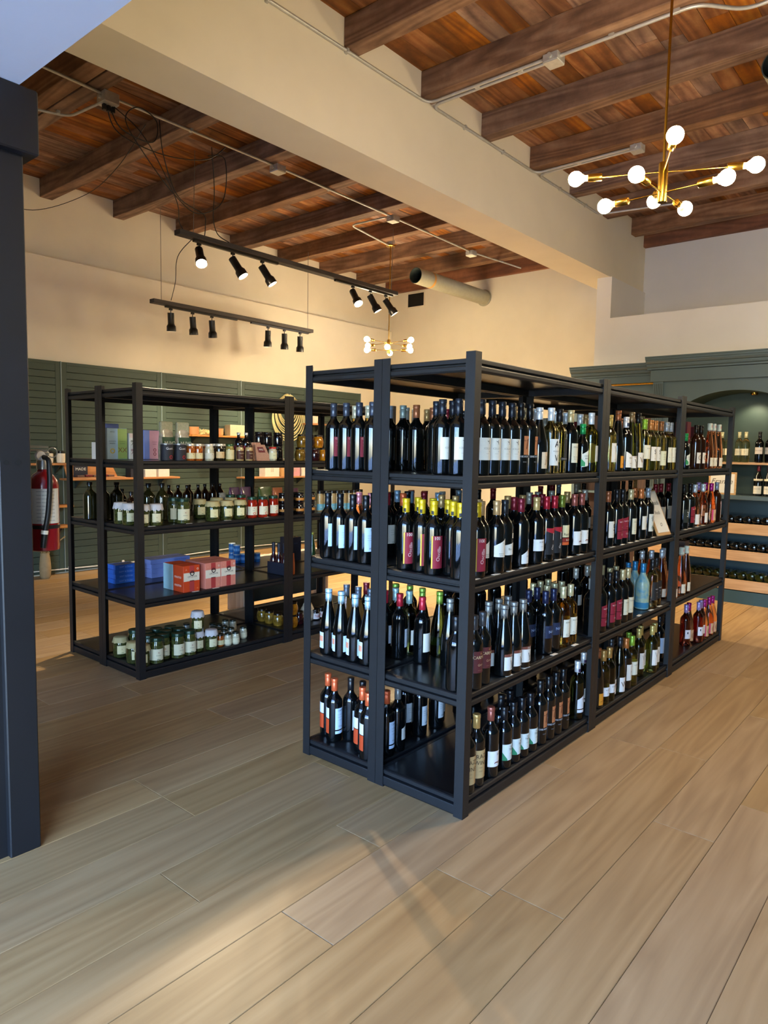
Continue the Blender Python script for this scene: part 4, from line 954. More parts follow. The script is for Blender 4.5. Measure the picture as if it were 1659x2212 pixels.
carton('tea_carton', .385, .505, 2.93, 3.03, Z2, .200, 'card_lav', 'tall lavender and pink tea carton with cherry picture',
  [('F', -.02, .0595, .002, .198, '#d9a0ae'), ('F', .02, 0, .068, 0, '#7a2230', 'o', .05), ('F', .02, 0, .04, 0, '#7a2230', 'o', .05), ('F', .02, 0, .12, 0, '#9a5a66', 'mmmm', .013), ('F', .02, 0, .105, 0, '#9a5a66', 'mmm', .013)])
carton('tea_carton', .034, .058, 2.90, 2.98, Z2, .11, 'card_white', 'small white carton at the left end of the deli rack', [('F', -.011, .011, .01, .05, '#a8cfe0')])
# two pasta bags behind the cans
mat('bag_clear', '#cfc6b2', .25, noise=.35, nscale=25, dark='#8a806c', coat=.5); mat('bag_green', '#1f4a34', .35, noise=.15, nscale=20, coat=.3); mat('bag_top', '#b9b89a', .7, noise=.25, nscale=120, bump=.4, bscale=200)
def pouch(name, x, y, z, w_, d_, h, m, label, rz=0, top=None, band=None, word=None, group=None, lean=0.0):
    b = empty(name, (x, y, z), rz, label=label, cat='bag', group=group)
    k = MB(); n = 20; rings = []
    for (t_, sw, sd) in ((0, .92, .85), (.04, 1, 1), (.35, 1.02, 1.0), (.6, .98, .75), (.82, .95, .35), (.95, .94, .12), (1, .94, .06)):
        r_ = []
        for i in range(n):
            a = 2*PI*i/n; cx = math.copysign(abs(math.cos(a))**.6, math.cos(a)); cy = math.copysign(abs(math.sin(a))**.6, math.sin(a))
            r_.append(len(k.v)); k.v.append((w_/2*sw*cx*(1+.02*math.sin(7*a+9*t_)), d_/2*sd*cy*(1+.06*math.sin(5*a+13*t_))+lean*t_, h*t_))
        rings.append(r_)
    for q in range(len(rings)-1):
        for i in range(n): j = (i+1) % n; k.face(rings[q][i], rings[q][j], rings[q+1][j], rings[q+1][i])
    k.face(*rings[0][::-1]); k.face(*rings[-1]); k.build('sack', MATS[m], b, smooth=60)
    if top:
        MB().box(-w_*.49, w_*.49, -.012, .014, h*.72, h*1.03, ch=.006).build('folded_top', MATS[top], b)
    if band:
        s = MB()
        for i in range(9):
            u = -1+i/4; s.v.append((w_*.5*u, -d_*.5*(1-.25*u*u)-.003+lean*.3, h*.30)); s.v.append((w_*.5*u, -d_*.42*(1-.25*u*u)-.003+lean*.55, h*.62))
        for i in range(8): s.face(2*i, 2*i+2, 2*i+3, 2*i+1)
        s.build('band', MATS[band], b, smooth=60)
    if word:
        pap('#d8e0d2'); flat_text(MB(), word, w_*.30, lambda u, v: (u, -d_*.50-.005, h*.46+v)).build('print', MATS['paper_d8e0d2'], b)
    return b
pouch('pasta_bag', .345, 2.60, Z2, .10, .07, .245, 'bag_clear', 'clear pasta bag with green band behind the cans, left one', 0.1, 'bag_top', 'bag_green', 'NUVO', 'pasta bags')
pouch('pasta_bag', .468, 2.60, Z2, .10, .07, .245, 'bag_clear', 'clear pasta bag with green band behind the cans, right one', .05, 'bag_top', 'bag_green', 'NUVO', 'pasta bags')
mat('bag_purple', '#5f2f52', .3, noise=.35, nscale=12, coat=.4); mat('bag_olive', '#4d5f22', .3, noise=.35, nscale=12, coat=.4); mat('bag_orange', '#c4602c', .4, noise=.3, nscale=12, coat=.3); mat('bag_mauve', '#7d3f58', .35, noise=.35, nscale=12, coat=.3)
for (x, m, nm, h) in ((1.05, 'bag_purple', 'left one', .20), (1.155, 'bag_purple', 'right one', .20)): pouch('coffee_bag', x, 2.80, Z3, .105, .06, h, m, 'purple foil coffee bag on the second deli shelf, '+nm, .05, group='coffee bags')
pouch('coffee_bag', 1.345, 2.80, Z3, .13, .07, .195, 'bag_olive', 'olive green foil coffee bag beside the purple bags', -.05, group='coffee bags')
pouch('coffee_bag', 1.475, 2.80, Z3, .11, .06, .185, 'bag_orange', 'orange foil coffee bag beside the olive bag', .02, group='coffee bags')
pouch('coffee_bag', 1.62, 2.79, Z3, .15, .06, .175, 'bag_mauve', 'mauve foil coffee bag at the right of the row', .02, group='coffee bags')
pouch('snack_bag', .965, 2.83, Z3, .07, .05, .16, 'bag_clear', 'small cream pouch between the syrup bottles and tomato jars', .2)
# leaning display of seed bars
mat('bar_speckle', '#9a5a44', .6, noise=.7, nscale=220, dark='#c9a58c')
b = empty('seed_bar_box', (1.075, 2.475, Z2), -.12, label='speckled brown seed bar box leaning among the jars', cat='box')
MB().prism([(-.07, 0), (.055, 0), (-.005, .115), (-.085, .115)], .0, .018, 'Y').build('front', MATS['bar_speckle'], b)
MB().prism([(-.085, 0), (.03, 0), (-.03, .13), (-.10, .13)], .020, .034, 'Y').build('back', MATS['bar_speckle'], b)
k = MB().prism([(-.055, .06), (.002, .06), (-.022, .098), (-.07, .098)], -.002, .001, 'Y'); k.build('plate', MATS['card_maroon'], b)
flat_text(MB(), 'PIPEZ', .016, lambda u, v: (-.036+u, -.003, .079+v)).build('print', pap('#e9e6dc'), b)
# third shelf cartons
for i in range(4):
    carton('sweets_box', .205+.004*(i % 2), .365+.003*(i % 2), 3.02, 3.13, Z4+i*.0325, .032, 'card_blue', 'flat bright blue sweets box, %s of the stack of four' % ('lowest', 'second lowest', 'second highest', 'topmost')[i],
      [('F', 0, 0, .016, 0, '#9fc4ff', 'SOFT & Dindar', .016)], group='bright blue sweets boxes')
for i in range(4):
    carton('sweets_box', .495-.006*(i == 3), .80+.02*(i == 3), 3.04, 3.20, Z4+i*.0335, .033, 'card_lav', 'flat lavender blue box, %s of the stack of four' % ('lowest', 'second lowest', 'second highest', 'topmost')[i],
      [('F', .08, 0, .017, 0, '#5a6ab0', 'MMM & Cheese', .016)], group='lavender blue boxes')
def drink(x0, x1, label, m, marks):
    w_ = (x1-x0)/2
    F = [('F', -w_+.002, w_-.002, .072, .128, '#e3dcc8'), ('F', -.016, .020, .002, .173, '#b03c3c'), ('F', -w_+.006, w_-.004, .076, .124, '#e6dfcc', '', 0, 1), ('F', .004, 0, .128, 0, '#23252c', 'o', .075),
         ('F', .004, 0, .100, 0, '#2a2a2e', 'OPUDOR', .017), ('F', .046, 0, .152, 0, '#ece6d8', 'o', .03), ('F', -.042, 0, .148, 0, '#e8a088', 'A', .02), ('F', .044, 0, .022, 0, '#f0b070', 'o', .02)]
    b = carton('drink_carton', x0, x1, 2.447, 2.680, Z4, .175, m, label, F+marks, group='canned drink cartons')
    return b
drink(.366, .492, 'orange carton of canned drinks with pale blue end', 'card_red', [('L', -.0, .1155, .001, .174, '#a9d2e0')]+[('L', -.075+.04*(i % 2), 0, .045+.055*(i//2), 0, '#f0ded0', 'mo', .03) for i in range(4)])
drink(.537, .661, 'pink carton of canned drinks, left one of the pair', 'card_pink', []); drink(.664, .788, 'pink carton of canned drinks, right one of the pair', 'card_pink', [])
carton('sweets_box', 1.03, 1.225, 3.20, 3.31, Z4, .048, 'card_sky', 'pale blue flat box at the back of the third deli shelf', [('F', 0, 0, .025, 0, '#5a78b0', 'mm m mm', .02)])
# carton of three small bottles
bt = empty('bottle_carton', (1.285, 2.56, Z4), 0, label='open carton of three small dark bottles beside the rack post', cat='carton')
MB().box(-.032, .032, -.095, .095, 0, .006).box(-.033, -.031, -.095, .095, 0, .09).box(.031, .033, -.095, .095, 0, .09).build('tray', MATS['card_navy'], bt)
for i in range(3):
    q = MB().lathe([(.025,.007),(.028,.012),(.028,.10),(.024,.122),(.013,.15),(.0115,.21)], 16).build('bottle', MATS['fill_plum'], bt, loc=(0, -.062+.062*i, 0), smooth=40)
    MB().lathe([(.0135,.165),(.0135,.235),(.011,.237)], 12).build('neck_wrap', MATS['card_navy'], q, smooth=40)
    sector(MB(), .0285, .03, .085, PI, 1.7).build('label', MATS['card_sky'], q)
carton('dark_carton', 1.735, 1.86, 2.93, 3.06, Z4, .20, 'card_navy', 'plain dark navy carton on the third deli shelf', [('F', 0, 0, .15, 0, '#4a556a', 'mmm', .02)])
pouch('orange_pouch', 1.335, 2.47, Z4, .05, .03, .16, 'bag_orange', 'slim orange pouch just right of the deli rack post', 0)
pouch('plastic_bag', 1.62, 2.60, Z5, .14, .12, .15, 'bag_clear', 'crumpled clear plastic bag on the bottom deli shelf', .4)
# leaning card and gift boxes on the wine rack
wood('pale_wood', ('#a97c48', '#c79a62', '#d8b07a'), rough=.55, along='X', stretch=10, scale=3, rings=.2, vary=.3)
b = empty('card_board', (2.235, .062, LEV[2]-.0005), R_(-8), label='wooden board with white handwritten card leaning in the middle bay', cat='sign')
def tilt(u, t_, v): c, s = math.cos(R_(24)), math.sin(R_(24)); return (u, t_*c+v*s-.055, -t_*s*0+v*c)
def slab(u0, u1, v0, v1, t0, t1):
    k = MB(); P = [tilt(u, t_, v) for t_ in (t0, t1) for (u, v) in ((u0,v0),(u1,v0),(u1,v1),(u0,v1))]
    k.v = P
    for q in ((0,1,2,3),(7,6,5,4),(0,4,5,1),(1,5,6,2),(2,6,7,3),(3,7,4,0)): k.face(*q)
    return k
slab(-.080, .080, 0, .30, 0, .014).build('board', MATS['pale_wood'], b)
slab(-.070, .070, .020, .292, -.002, 0).build('card', MATS['paper_e9e6dc'], b)
k = MB()
for (s_, sz, v0) in (('Canada', .040, .215), ('Reds', .034, .150), ('o', .05, .075)): flat_text(k, s_, sz, lambda u, v: tilt(u+.3*v, -.003, v0+v))
pap('#6a665c'); k.build('lettering', MATS['paper_6a665c'], b)
GX = 2*(UL+GAP)
def giftbox(x, y, z, w_, d_, h, m, label, faces=()): return carton('gift_box', x-w_/2, x+w_/2, y-d_/2, y+d_/2, z, h, m, label, faces, cat='box')
giftbox(2.84, .125, Z2, .08, .08, .325, 'card_maroon', 'tall maroon and white bottle gift box on the upper shelf', [('F', -.0395, .0395, .002, .175, '#d8d2cc'), ('F', .015, 0, .21, 0, '#c9a0a0', 'mm', .02), ('L', -.0395, .0395, .002, .175, '#d8d2cc')])
giftbox(3.18, .165, Z2, .22, .09, .30, 'card_maroon', 'wide dark red bottle gift box behind amber bottles', [('F', -.108, .108, .003, .297, '#4a1a1c')])
giftbox(2.99, .15, Z4, .095, .10, .345, 'card_brown', 'tall brown wooden-look gift box on the third shelf', [('L', -.045, .045, .01, .335, '#4c3630')])
# price cards along the shelf lips
CARDS = [(.074,3),(.228,3),(.345,3),(.458,3),(.646,3),(.786,3),(.904,3),(1.022,3),(1.291,3),(1.421,3),(1.563,3),(1.684,3),(1.779,3),(1.875,3),(2.042,3),(2.50,3),(2.673,3),(2.762,3),(2.931,3),(3.067,3),(.358,4),(.509,4),(.784,4),(1.011,4),(1.884,4),(2.082,4),(2.235,4)]
pc = MB().box(-.024, .024, -.009, .009, 0, .0012).mesh('price_card', MATS['paper_e9e6dc'])
cnt = {}
for x, l in CARDS:
    key = (('near', 'middle', 'far')[min(2, int(x/UL))], l); cnt[key] = cnt.get(key, 0)+1
    tag(put('price_card', pc, None, (x, .0195, LEV[l-1]+.0002), (0, 0, rng.uniform(-.08, .08))), 'white price card, %s from left, %s of the %s bay' % (ORD[cnt[key]-1], SHELFN[l], key[0]), 'price card', 'price cards on the wine rack')
for i, (x, l) in enumerate(((.13,3),(.40,3),(.71,3),(1.05,3),(.45,4),(.61,4))):
    tag(put('price_card', pc, None, (x, 2.4335, LEV[l-1]+.0002)), 'white price card, %s from left, %s of the deli rack' % (ORD[i if l == 3 else i-4], SHELFN[l]), 'price card', 'price cards on the deli rack')

# ---------------------------------------------------------------- arched wine cabinet at the right end wall
mat('cab_paint', '#4c5f66', .5, noise=.08, nscale=5, bump=.06, bscale=90)
mat('cab_dark', '#2b3533', .6, noise=.15, nscale=5)
mat('cab_kick', '#24434d', .5, noise=.1, nscale=5)
wood('rail_wood', ('#a5805a', '#b8926a', '#c7a57e'), rough=.5, along='Y', stretch=12, scale=2.5, rings=.2, vary=.4)
XC = 5.25
cab = empty('wine_cabinet', (XC, -.4, 0), label='green arched wine cabinet with counter and bottle bins at end wall', cat='cabinet')
def cb(name, m, *bx, parent=None, ch=0.0):
    k = MB()
    for q in bx: k.box(q[0]-XC, q[1]-XC, q[2]+.4, q[3]+.4, q[4], q[5], ch=ch)
    return k.build(name, MATS[m], parent or cab)
YL, YR = 1.205, -2.0
cb('back_panel', 'cab_paint', (5.72, 5.745, YR, YL, 0, 2.33))
cb('side_panel', 'cab_paint', (XC+.02, 5.72, YL-.02, YL, 0, 2.33)); cb('side_panel', 'cab_paint', (XC+.02, 5.72, YR, YR+.02, 0, 2.33))
cb('plinth', 'cab_kick', (XC, 5.72, YR, YL, 0, .125))
cb('worktop', 'cab_paint', (XC-.03, 5.72, YR, YL+.01, 1.028, 1.068), ch=.004)
cb('bin_floor', 'cab_dark', (XC+.03, 5.72, YR+.02, YL-.02, .215, .23)); cb('bin_floor', 'cab_dark', (XC+.03, 5.72, YR+.02, YL-.02, .504, .519)); cb('bin_floor', 'cab_dark', (XC+.03, 5.72, YR+.02, YL-.02, .774, .789))
for z in (.133, .422, .692): cb('bin_rail', 'rail_wood', (XC, XC+.022, YR+.02, YL-.02, z, z+.102), ch=.002)
cb('counter_shelf', 'rail_wood', (XC+.06, 5.72, YR+.02, YL-.02, 1.372, 1.393), ch=.002)
# arched front: face board with an elliptic opening
AC, AW, AZ, AH = .40, .62, 1.72, .38
poly = [(YL, 1.068), (YL, 2.33), (YR, 2.33), (YR, 1.068), (AC-AW, 1.068)]
poly += [(AC-AW*math.cos(t), AZ+AH*math.sin(t)) for t in [PI*i/28 for i in range(29)]] + [(AC+AW, 1.068)]
k = MB().prism([(a+.4, b) for a, b in poly], .0, .022, 'X'); fb = k.build('arch_board', MATS['cab_paint'], cab)
k = MB(); n = 28                           # soffit of the arch
for i in range(n+1):
    t = PI*i/n; y, z = AC-AW*math.cos(t)+.4, AZ+AH*math.sin(t)
    k.v += [(.022, y, z), (.46, y, z)]
for i in range(n): k.face(2*i, 2*i+1, 2*i+3, 2*i+2)
k.build('arch_lining', MATS['green_paint'], cab, smooth=60)
cb('alcove_back', 'green_paint', (5.70, 5.72, AC-AW, AC+AW, 1.068, AZ+AH))
cb('frieze', 'cab_paint', (XC-.03, XC+.0, YR, YL+.02, 2.209, 2.345), ch=.003)
CR_ = [(0,2.335),(.012,2.335),(.012,2.352),(.030,2.360),(.036,2.378),(.036,2.388),(.052,2.394),(.066,2.412),(.070,2.428),(.082,2.430),(.082,2.448),(.090,2.450),(.090,2.462),(0,2.462)]
k = MB().prism([(-d-.03, z) for d, z in CR_], YR+.4, YL+.055+.4, 'Y'); k.build('crown_moulding', MATS['cab_paint'], cab)
cb('cabinet_top', 'cab_paint', (XC-.03, 5.745, YR, YL+.05, 2.33, 2.345))
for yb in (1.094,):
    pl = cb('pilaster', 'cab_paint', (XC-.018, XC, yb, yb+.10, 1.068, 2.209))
    for i in range(5): cb('flute', 'cab_dark', (XC-.0195, XC-.0175, yb+.011+.018*i, yb+.017+.018*i, 1.12, 2.19), parent=pl)  # raised dark strips, the shade of the grooves is in their colour
l = bpy.data.lights.new('cabinet_downlight', 'SPOT'); l.energy = 3; l.spot_size = R_(120); l.spot_blend = .6; l.color = (1, .80, .55); l.shadow_soft_size = .03
lo = bpy.data.objects.new('cabinet_downlight', l); col.objects.link(lo); lo.parent = cab; lo.location = (.30, .70, 2.05); aim(lo, (.12, 0, -1))
MB().lathe([(.001, 2.066), (.03, 2.066), (.034, 2.074), (.034, 2.09)], 18, o=(.30, .70, 0)).build('downlight', MATS['brass'], cab, smooth=40)
# shallower section to its left, with a brass rail
sec = empty('side_cabinet', (5.5, 1.7, 0), label='shallow green cabinet section with brass rail left of the arch', cat='cabinet')
def sb(name, m, *bx, ch=0.0):
    k = MB()
    for q in bx: k.box(q[0]-5.5, q[1]-5.5, q[2]-1.7, q[3]-1.7, q[4], q[5], ch=ch)
    return k.build(name, MATS[m], sec)
sb('carcass', 'cab_paint', (5.53, 5.745, 1.215, 1.25, 0, 2.33), (5.53, 5.745, 2.17, 2.205, 0, 2.33), (5.72, 5.745, 1.25, 2.17, 0, 2.33), (5.53, 5.745, 1.25, 2.17, 2.10, 2.33), (5.53, 5.745, 1.25, 2.17, 0, .12))
wood('brown_panel', ('#38241a', '#4a3022', '#5a3c2c'), rough=.5, along='Z', stretch=9, scale=2, rings=.3, vary=.3)
for i in range(3): sb('wood_back', 'brown_panel', (5.705, 5.72, 1.25+.307*i, 1.25+.307*(i+1)-.004, .12, 2.10))
for z in (.55, 1.0, 1.45): sb('shelf', 'cab_paint', (5.53, 5.72, 1.25, 2.17, z, z+.02))
k = MB().prism([(-d+.03, z-.018) for d, z in CR_], 1.215-1.7, 2.25-1.7, 'Y'); k.build('crown_moulding', MATS['cab_paint'], sec)
MB().tube([(.005, -.47, 2.225), (.005, .5, 2.225)], .011, 12).build('brass_rail', MATS['brass'], sec, smooth=60)
for y in (-.45, .45): MB().tube([(.005, y, 2.225), (.032, y, 2.225)], .008, 8).build('rail_bracket', MATS['brass'], sec, smooth=60)
# bottles standing in the cabinet
KIND['cabwhite'] = ('bord','glass_straw','#d9d4a8',[(.07,.135,0,110,'#e6e2c4',0,0)],[('mmmm',.010,.11,0,'#8a8660',0),('mmm',.008,.095,0,'#8a8660',0)],'pale wine bottle with cream cap in the arched cabinet')
KIND['cabred'] = ('bord','glass_black','#17151a',[(.085,.150,0,120,'#d9cfc2',0,0)],[('MON ROSIER',.011,.118,0,'#6a5a52',0)],'dark wine bottle with pinkish label in the arched cabinet')
KIND['cabburg'] = ('burg','glass_black','#6a1a24',[(.022,.098,0,120,'#dcd3bd',0,0),(.150,.168,0,200,'#d8cfae',0,0)],[('MOILLARD',.013,.070,0,'#5a5248',0)],'burgundy bottle with cream label on the cabinet counter')
def cabrow(kind, z, pts, rz=PI):
    pts = sorted(pts, key=lambda p: -p[1]); d = KIND[kind][5]
    for p, o in zip(pts, spread(d, len(pts))): bottle(kind, p[0], p[1], z, rz, d+o, d)
cabrow('cabwhite', 1.393, [(5.37, .46), (5.40, .375), (5.36, .305), (5.45, .55)])
cabrow('cabred', 1.393, [(5.37, .185), (5.43, .11), (5.37, .05), (5.37, -.04), (5.43, -.12)])
cabrow('cabburg', 1.068, [(5.37, .175), (5.37, .083), (5.37, -.01)])
KIND['cabdark'] = ('bord','glass_black','#1a181c',[(.06,.15,0,110,'#cfc6b2',0,0)],[],'dark wine bottle in the cabinet alcove behind the rack')
cabrow('cabdark', 1.393, [(5.40, .66), (5.40, .75), (5.40, .84), (5.42, .92)])
fr = empty('framed_sign', (5.33, .49, 1.068), 0, label='wood framed sign reading France on the cabinet counter', cat='sign')
MB().box(-.006, .006, -.13, .13, 0, .225, ch=.002).box(.0, .012, -.125, .125, .005, .22).build('frame', MATS['pale_wood'], fr)
MB().box(-.0075, -.005, -.112, .112, .018, .207).build('card', MATS['paper_e9e6dc'], fr)
flat_text(MB(), 'France', .075, lambda u, v: (-.0085, -u-.3*v, .13+v)).build('lettering', MATS['paper_6a665c'], fr)
# bottles lying in the bins, bases to the room
KIND['binred'] = ('bord','glass_black','#2a1a1e',[(.07,.15,90,150,'#b8b4a8',0,0)],[],'dark bottle lying in cabinet bin')
KIND['bingreen'] = ('bord','glass_olive','#8a8a4a',[(.07,.15,90,150,'#c9c2a0',0,0)],[],'green bottle lying in cabinet bin')
for (zz, kind, nm, n0) in ((.789, 'binred', 'upper', .72), (.519, 'binred', 'middle', .82), (.230, 'bingreen', 'lower', .82)):
    parts, d = bottle_meshes(kind)
    for i in range(11):
        y = n0-.0805*i
        b = empty('wine_bottle', (XC+.045, y, zz+.0385), 0, label='%s bottle lying in the %s cabinet bin, %s from the left' % ('dark' if kind == 'binred' else 'green', nm, (ORD+['eleventh'])[i]), cat='wine bottle', group='bottles lying in the cabinet bins')
        b.rotation_euler = (0, PI/2+.0, 0)
        for q, me in parts: put(q, me, b)

# ---------------------------------------------------------------- fire extinguisher on the pier
mat('red_enamel', '#8e1019', .25, coat=.5, noise=.08, nscale=6); mat('rubber', '#101114', .5); mat('alu', '#b4b2aa', .35, metal=.8, noise=.1)
ex = empty('fire_extinguisher', (-1.062, 1.215, 1.054), label='red fire extinguisher with black hose hung on the dark pier', cat='extinguisher')
MB().lathe([(.045,0),(.053,.004),(.054,.012),(.054,.245),(.050,.265),(.036,.285),(.020,.297),(.018,.31)], 28).build('cylinder', MATS['red_enamel'], ex, smooth=40)
MB().lathe([(.0545,.085),(.0555,.086),(.0555,.098),(.0545,.099)], 28, cap=False).build('strap', MATS['rubber'], ex, smooth=40)
pap('#d9d5c6'); pl = sector(MB(), .0546, .105, .235, R_(-105), R_(120), 0, 0, 12).build('instruction_label', MATS['paper_d9d5c6'], ex, smooth=80)
k = MB()
for i in range(9): wrap_text(k, 'mmm mm mmmm mm', .007, .0552, .225-.0135*i, R_(-105))
pap('#5a5850'); k.build('print', MATS['paper_5a5850'], pl)
MB().lathe([(.019,.305),(.021,.306),(.021,.335),(.016,.345),(.016,.36)], 16).box(-.018, .022, -.014, .014, .335, .372, ch=.004).build('valve', MATS['alu'], ex, smooth=40)
MB().box(-.06, .018, -.010, .010, .372, .380, ch=.003).prism([(-.065,.385),(-.055,.395),(.02,.392),(.02,.384)], -.009, .009, 'Y').build('handle', MATS['alu'], ex)
MB().tube([(.034+.018*math.cos(a), -.008, .368+.018*math.sin(a)) for a in [2*PI*i/20 for i in range(21)]], .0022, 6).build('pin_ring', MATS['alu'], ex, smooth=60)
MB().lathe([(.001,-.022),(.016,-.022),(.018,-.019),(.018,-.008)], 16, ax='Y', o=(-.014, 0, .356)).build('gauge', MATS['bulb_neck'], ex, smooth=40)
hose = MB().tube(bend([(-.004,-.014,.352), (-.002,-.058,.345), (-.004,-.068,.25), (-.014,-.068,.14), (-.026,-.064,.075)], .05), .0095, 10).build('hose', MATS['rubber'], ex, smooth=60)
MB().tube([(-.0255,-.064,.082), (-.0275,-.064,.068)], .0125, 12).build('hose_clip', MATS['bulb_neck'], hose, smooth=40)
MB().tube([(-.026,-.064,.07), (-.034,-.064,.018)], [.011, .0095], 12).build('nozzle', MATS['rubber'], hose, smooth=40)
MB().box(-.135, -.05, -.008, .008, .10, .20, ch=.002).build('bracket', MATS['alu'], ex)
# ---------------------------------------------------------------- duct, vent, conduits, cables
mat('duct_metal', '#a9a68f', .5, metal=.35, noise=.12, nscale=20)
du = empty('air_duct', (7.108, 4.505, 3.80), label='round spiral air duct sticking out of the back wall', cat='duct')
k = MB(); prof = []
Ld = 1.72
for i in range(61):
    x = -Ld+Ld*i/60; prof.append((.105+(.0022 if i % 2 else 0), x))
k.lathe(prof, 28, ax='X', cap=False); k.build('pipe', MATS['duct_metal'], du, smooth=25)
MB().lathe([(.098, 0), (.098, -Ld), (.105, -Ld)], 28, ax='X', cap=False).build('shaded_bore', MATS['cab_dark'], du, smooth=40)  # bore coloured dark for the shade inside the pipe
MB().lathe([(.09, -Ld+.5), (.001, -Ld+.5)], 28, ax='X', cap=False).build('shade_disc', MATS['hole_black'], du)  # black disc, its colour stands for the shade deep in the duct
mat('tape_orange', '#c08a3a', .5); MB().lathe([(.1082, -Ld+.30), (.1082, -Ld+.34)], 28, ax='X', cap=False).build('tape', MATS['tape_orange'], du, smooth=40)
MB().lathe([(.106, -.01), (.125, -.008), (.125, 0)], 28, ax='X', cap=False).build('collar', MATS['duct_metal'], du, smooth=40)
d2 = empty('air_duct', (2.94, -.30, 3.955), label='grey round duct end at the right edge below the joists', cat='duct')
MB().lathe([(.095+(.002 if i % 2 else 0), 1.3*i/40) for i in range(41)], 26, ax='X', cap=False).build('pipe', MATS['duct_metal'], d2, smooth=25)
MB().lathe([(.088, 1.3), (.088, 0), (.095, 0)], 26, ax='X', cap=False).build('shaded_bore', MATS['cab_dark'], d2, smooth=40)  # inside of the pipe darkened by colour, as shade
MB().lathe([(.087, .35), (.001, .35)], 26, ax='X', cap=False).build('shade_disc', MATS['hole_black'], d2)  # black disc put in as the shade behind the open end
for x in (.07, .90): MB().box(x-.012, x+.012, -.004, .004, .094, .145).build('strap', MATS['galvanised'], d2)
ve = empty('wall_vent', (7.12, 5.83, 3.93), label='dark rectangular vent opening high on the back wall', cat='vent')
MB().box(-.012, 0, -.17, .17, -.11, .11).build('opening', MATS['hole_black'], ve)
MB().box(-.018, 0, -.18, -.165, -.12, .12).box(-.018, 0, .165, .18, -.12, .12).box(-.018, 0, -.165, .165, .105, .12).box(-.018, 0, -.165, .165, -.12, -.105).build('frame', MATS['plaster'], ve)
def conduit(label, runs, r=.0115, boxes=(), clips=(), grp='steel conduits', strap='Z'):
    c = empty('conduit', runs[0][0], label=label, cat='conduit', group=grp); o = Vector(runs[0][0])
    for p in runs: MB().tube(bend([Vector(q)-o for q in p], .09), r, 10).build('pipe', MATS['galvanised'], c, smooth=60)
    for q in clips:
        q = Vector(q)-o; MB().box(q.x-.012, q.x+.012, q.y-.02, q.y+.02, q.z-.016, q.z+.016, ch=.004).build('strap', MATS['galvanised'], c)
    return c
def jbox(P, label, s=(.055, .055, .03), cover='galvanised', extra=0):
    b = empty('junction_box', P, label=label, cat='junction box', group='junction boxes')
    MB().box(-s[0], s[0], -s[1], s[1], -s[2], s[2], ch=.004).build('case', MATS['galvanised'], b)
    MB().box(-s[0]*.96, s[0]*.96, -s[1]*.96, s[1]*.96, -s[2]-.004, -s[2], ch=.001).build('cover', MATS[cover], b)
    for i in range(2): MB().tube([(-s[0]-.018+(2*s[0]+.018)*i, 0, 0), (-s[0]+(2*s[0]+.018)*i, 0, 0)], .016, 10).build('connector', MATS['galvanised'], b, smooth=50)
    for i in range(extra): MB().box(-.045+.035*i, -.02+.035*i, -.015, .015, -s[2]-.045, -s[2]-.003, ch=.003).build('plug', MATS['rubber'], b)
    return b
YB = 1.925; ZK = 4.08
conduit('steel conduit along the bulkhead turning onto the second joist', [[(-1.0,YB,ZK), (2.20,YB,ZK), (2.20,.95,ZK)], [(2.245,.95,ZK), (2.245,YB,ZK), (3.90,YB,ZK), (3.90,1.02,ZK)]], clips=[(.62,YB+.004,ZK),(1.30,YB+.004,ZK),(2.22,1.5,ZK+.006),(2.22,1.15,ZK+.006),(2.7,YB+.004,ZK),(3.3,YB+.004,ZK)])
conduit('steel conduit running on past the junction box toward the right', [[(2.22,.85,ZK), (2.22,-.02,ZK), (2.45,-.22,ZK), (2.6,-.9,ZK+.1)]], clips=[(2.22,.5,ZK+.006),(2.22,.1,ZK+.006)])
conduit('steel conduit along the far half of the bulkhead', [[(3.945,1.02,ZK), (3.945,YB,ZK), (5.35,YB,ZK), (5.50,1.15,ZK)]], clips=[(4.4,YB+.004,ZK),(5.0,YB+.004,ZK),(3.92,1.5,ZK+.006)])
jbox((2.225, .90, ZK-.005), 'square steel junction box on the second joist over the aisle')
jbox((3.92, .97, ZK-.005), 'square steel junction box on a joist behind the chandelier', s=(.05,.05,.03))
YK = 3.76
conduit('long steel conduit crossing under the joists of the left room', [[(-.6,YK-.07,4.08), (.62,YK,4.08), (2.3,YK,4.08), (4.05,YK+.04,4.08), (5.75,YK+.10,4.08), (6.85,YK-.02,4.08)]], r=.0105, clips=[(1.35,YK,4.085),(3.0,YK+.02,4.085)])
conduit('bent steel conduit from the plug box toward the pier', [[(.60,3.83,4.05), (.58,4.30,4.07), (.10,4.52,4.08), (-.6,4.55,4.08)]], r=.0105, clips=[(.50,4.33,4.083)])
conduit('bent steel conduit feeding the far chandelier', [[(3.99,3.86,4.075), (3.96,4.37,4.075), (4.86,4.54,4.078)]], r=.0105)
MB().lathe([(.055, 0), (.055, .10), (.05, .105)], 16, o=(4.904, 4.548, 4.09)).build('ceiling_rose_box', MATS['galvanised'], None, smooth=40)
tag(bpy.data.objects['ceiling_rose_box'], 'round steel box above the far chandelier', 'junction box')
jbox((.615, YK, 4.055), 'steel junction box with black plugs near the pier', s=(.06,.06,.04), extra=3)
mat('cover_pale', '#d8d4c4', .5)
jbox((2.30, YK, 4.06), 'steel junction box with pale cover, middle of the left ceiling', cover='cover_pale')
jbox((4.05, YK+.04, 4.06), 'steel junction box with pale cover above the far chandelier feed', cover='cover_pale')
jbox((5.75, YK+.10, 4.06), 'steel junction box with pale cover near the back wall', cover='cover_pale')
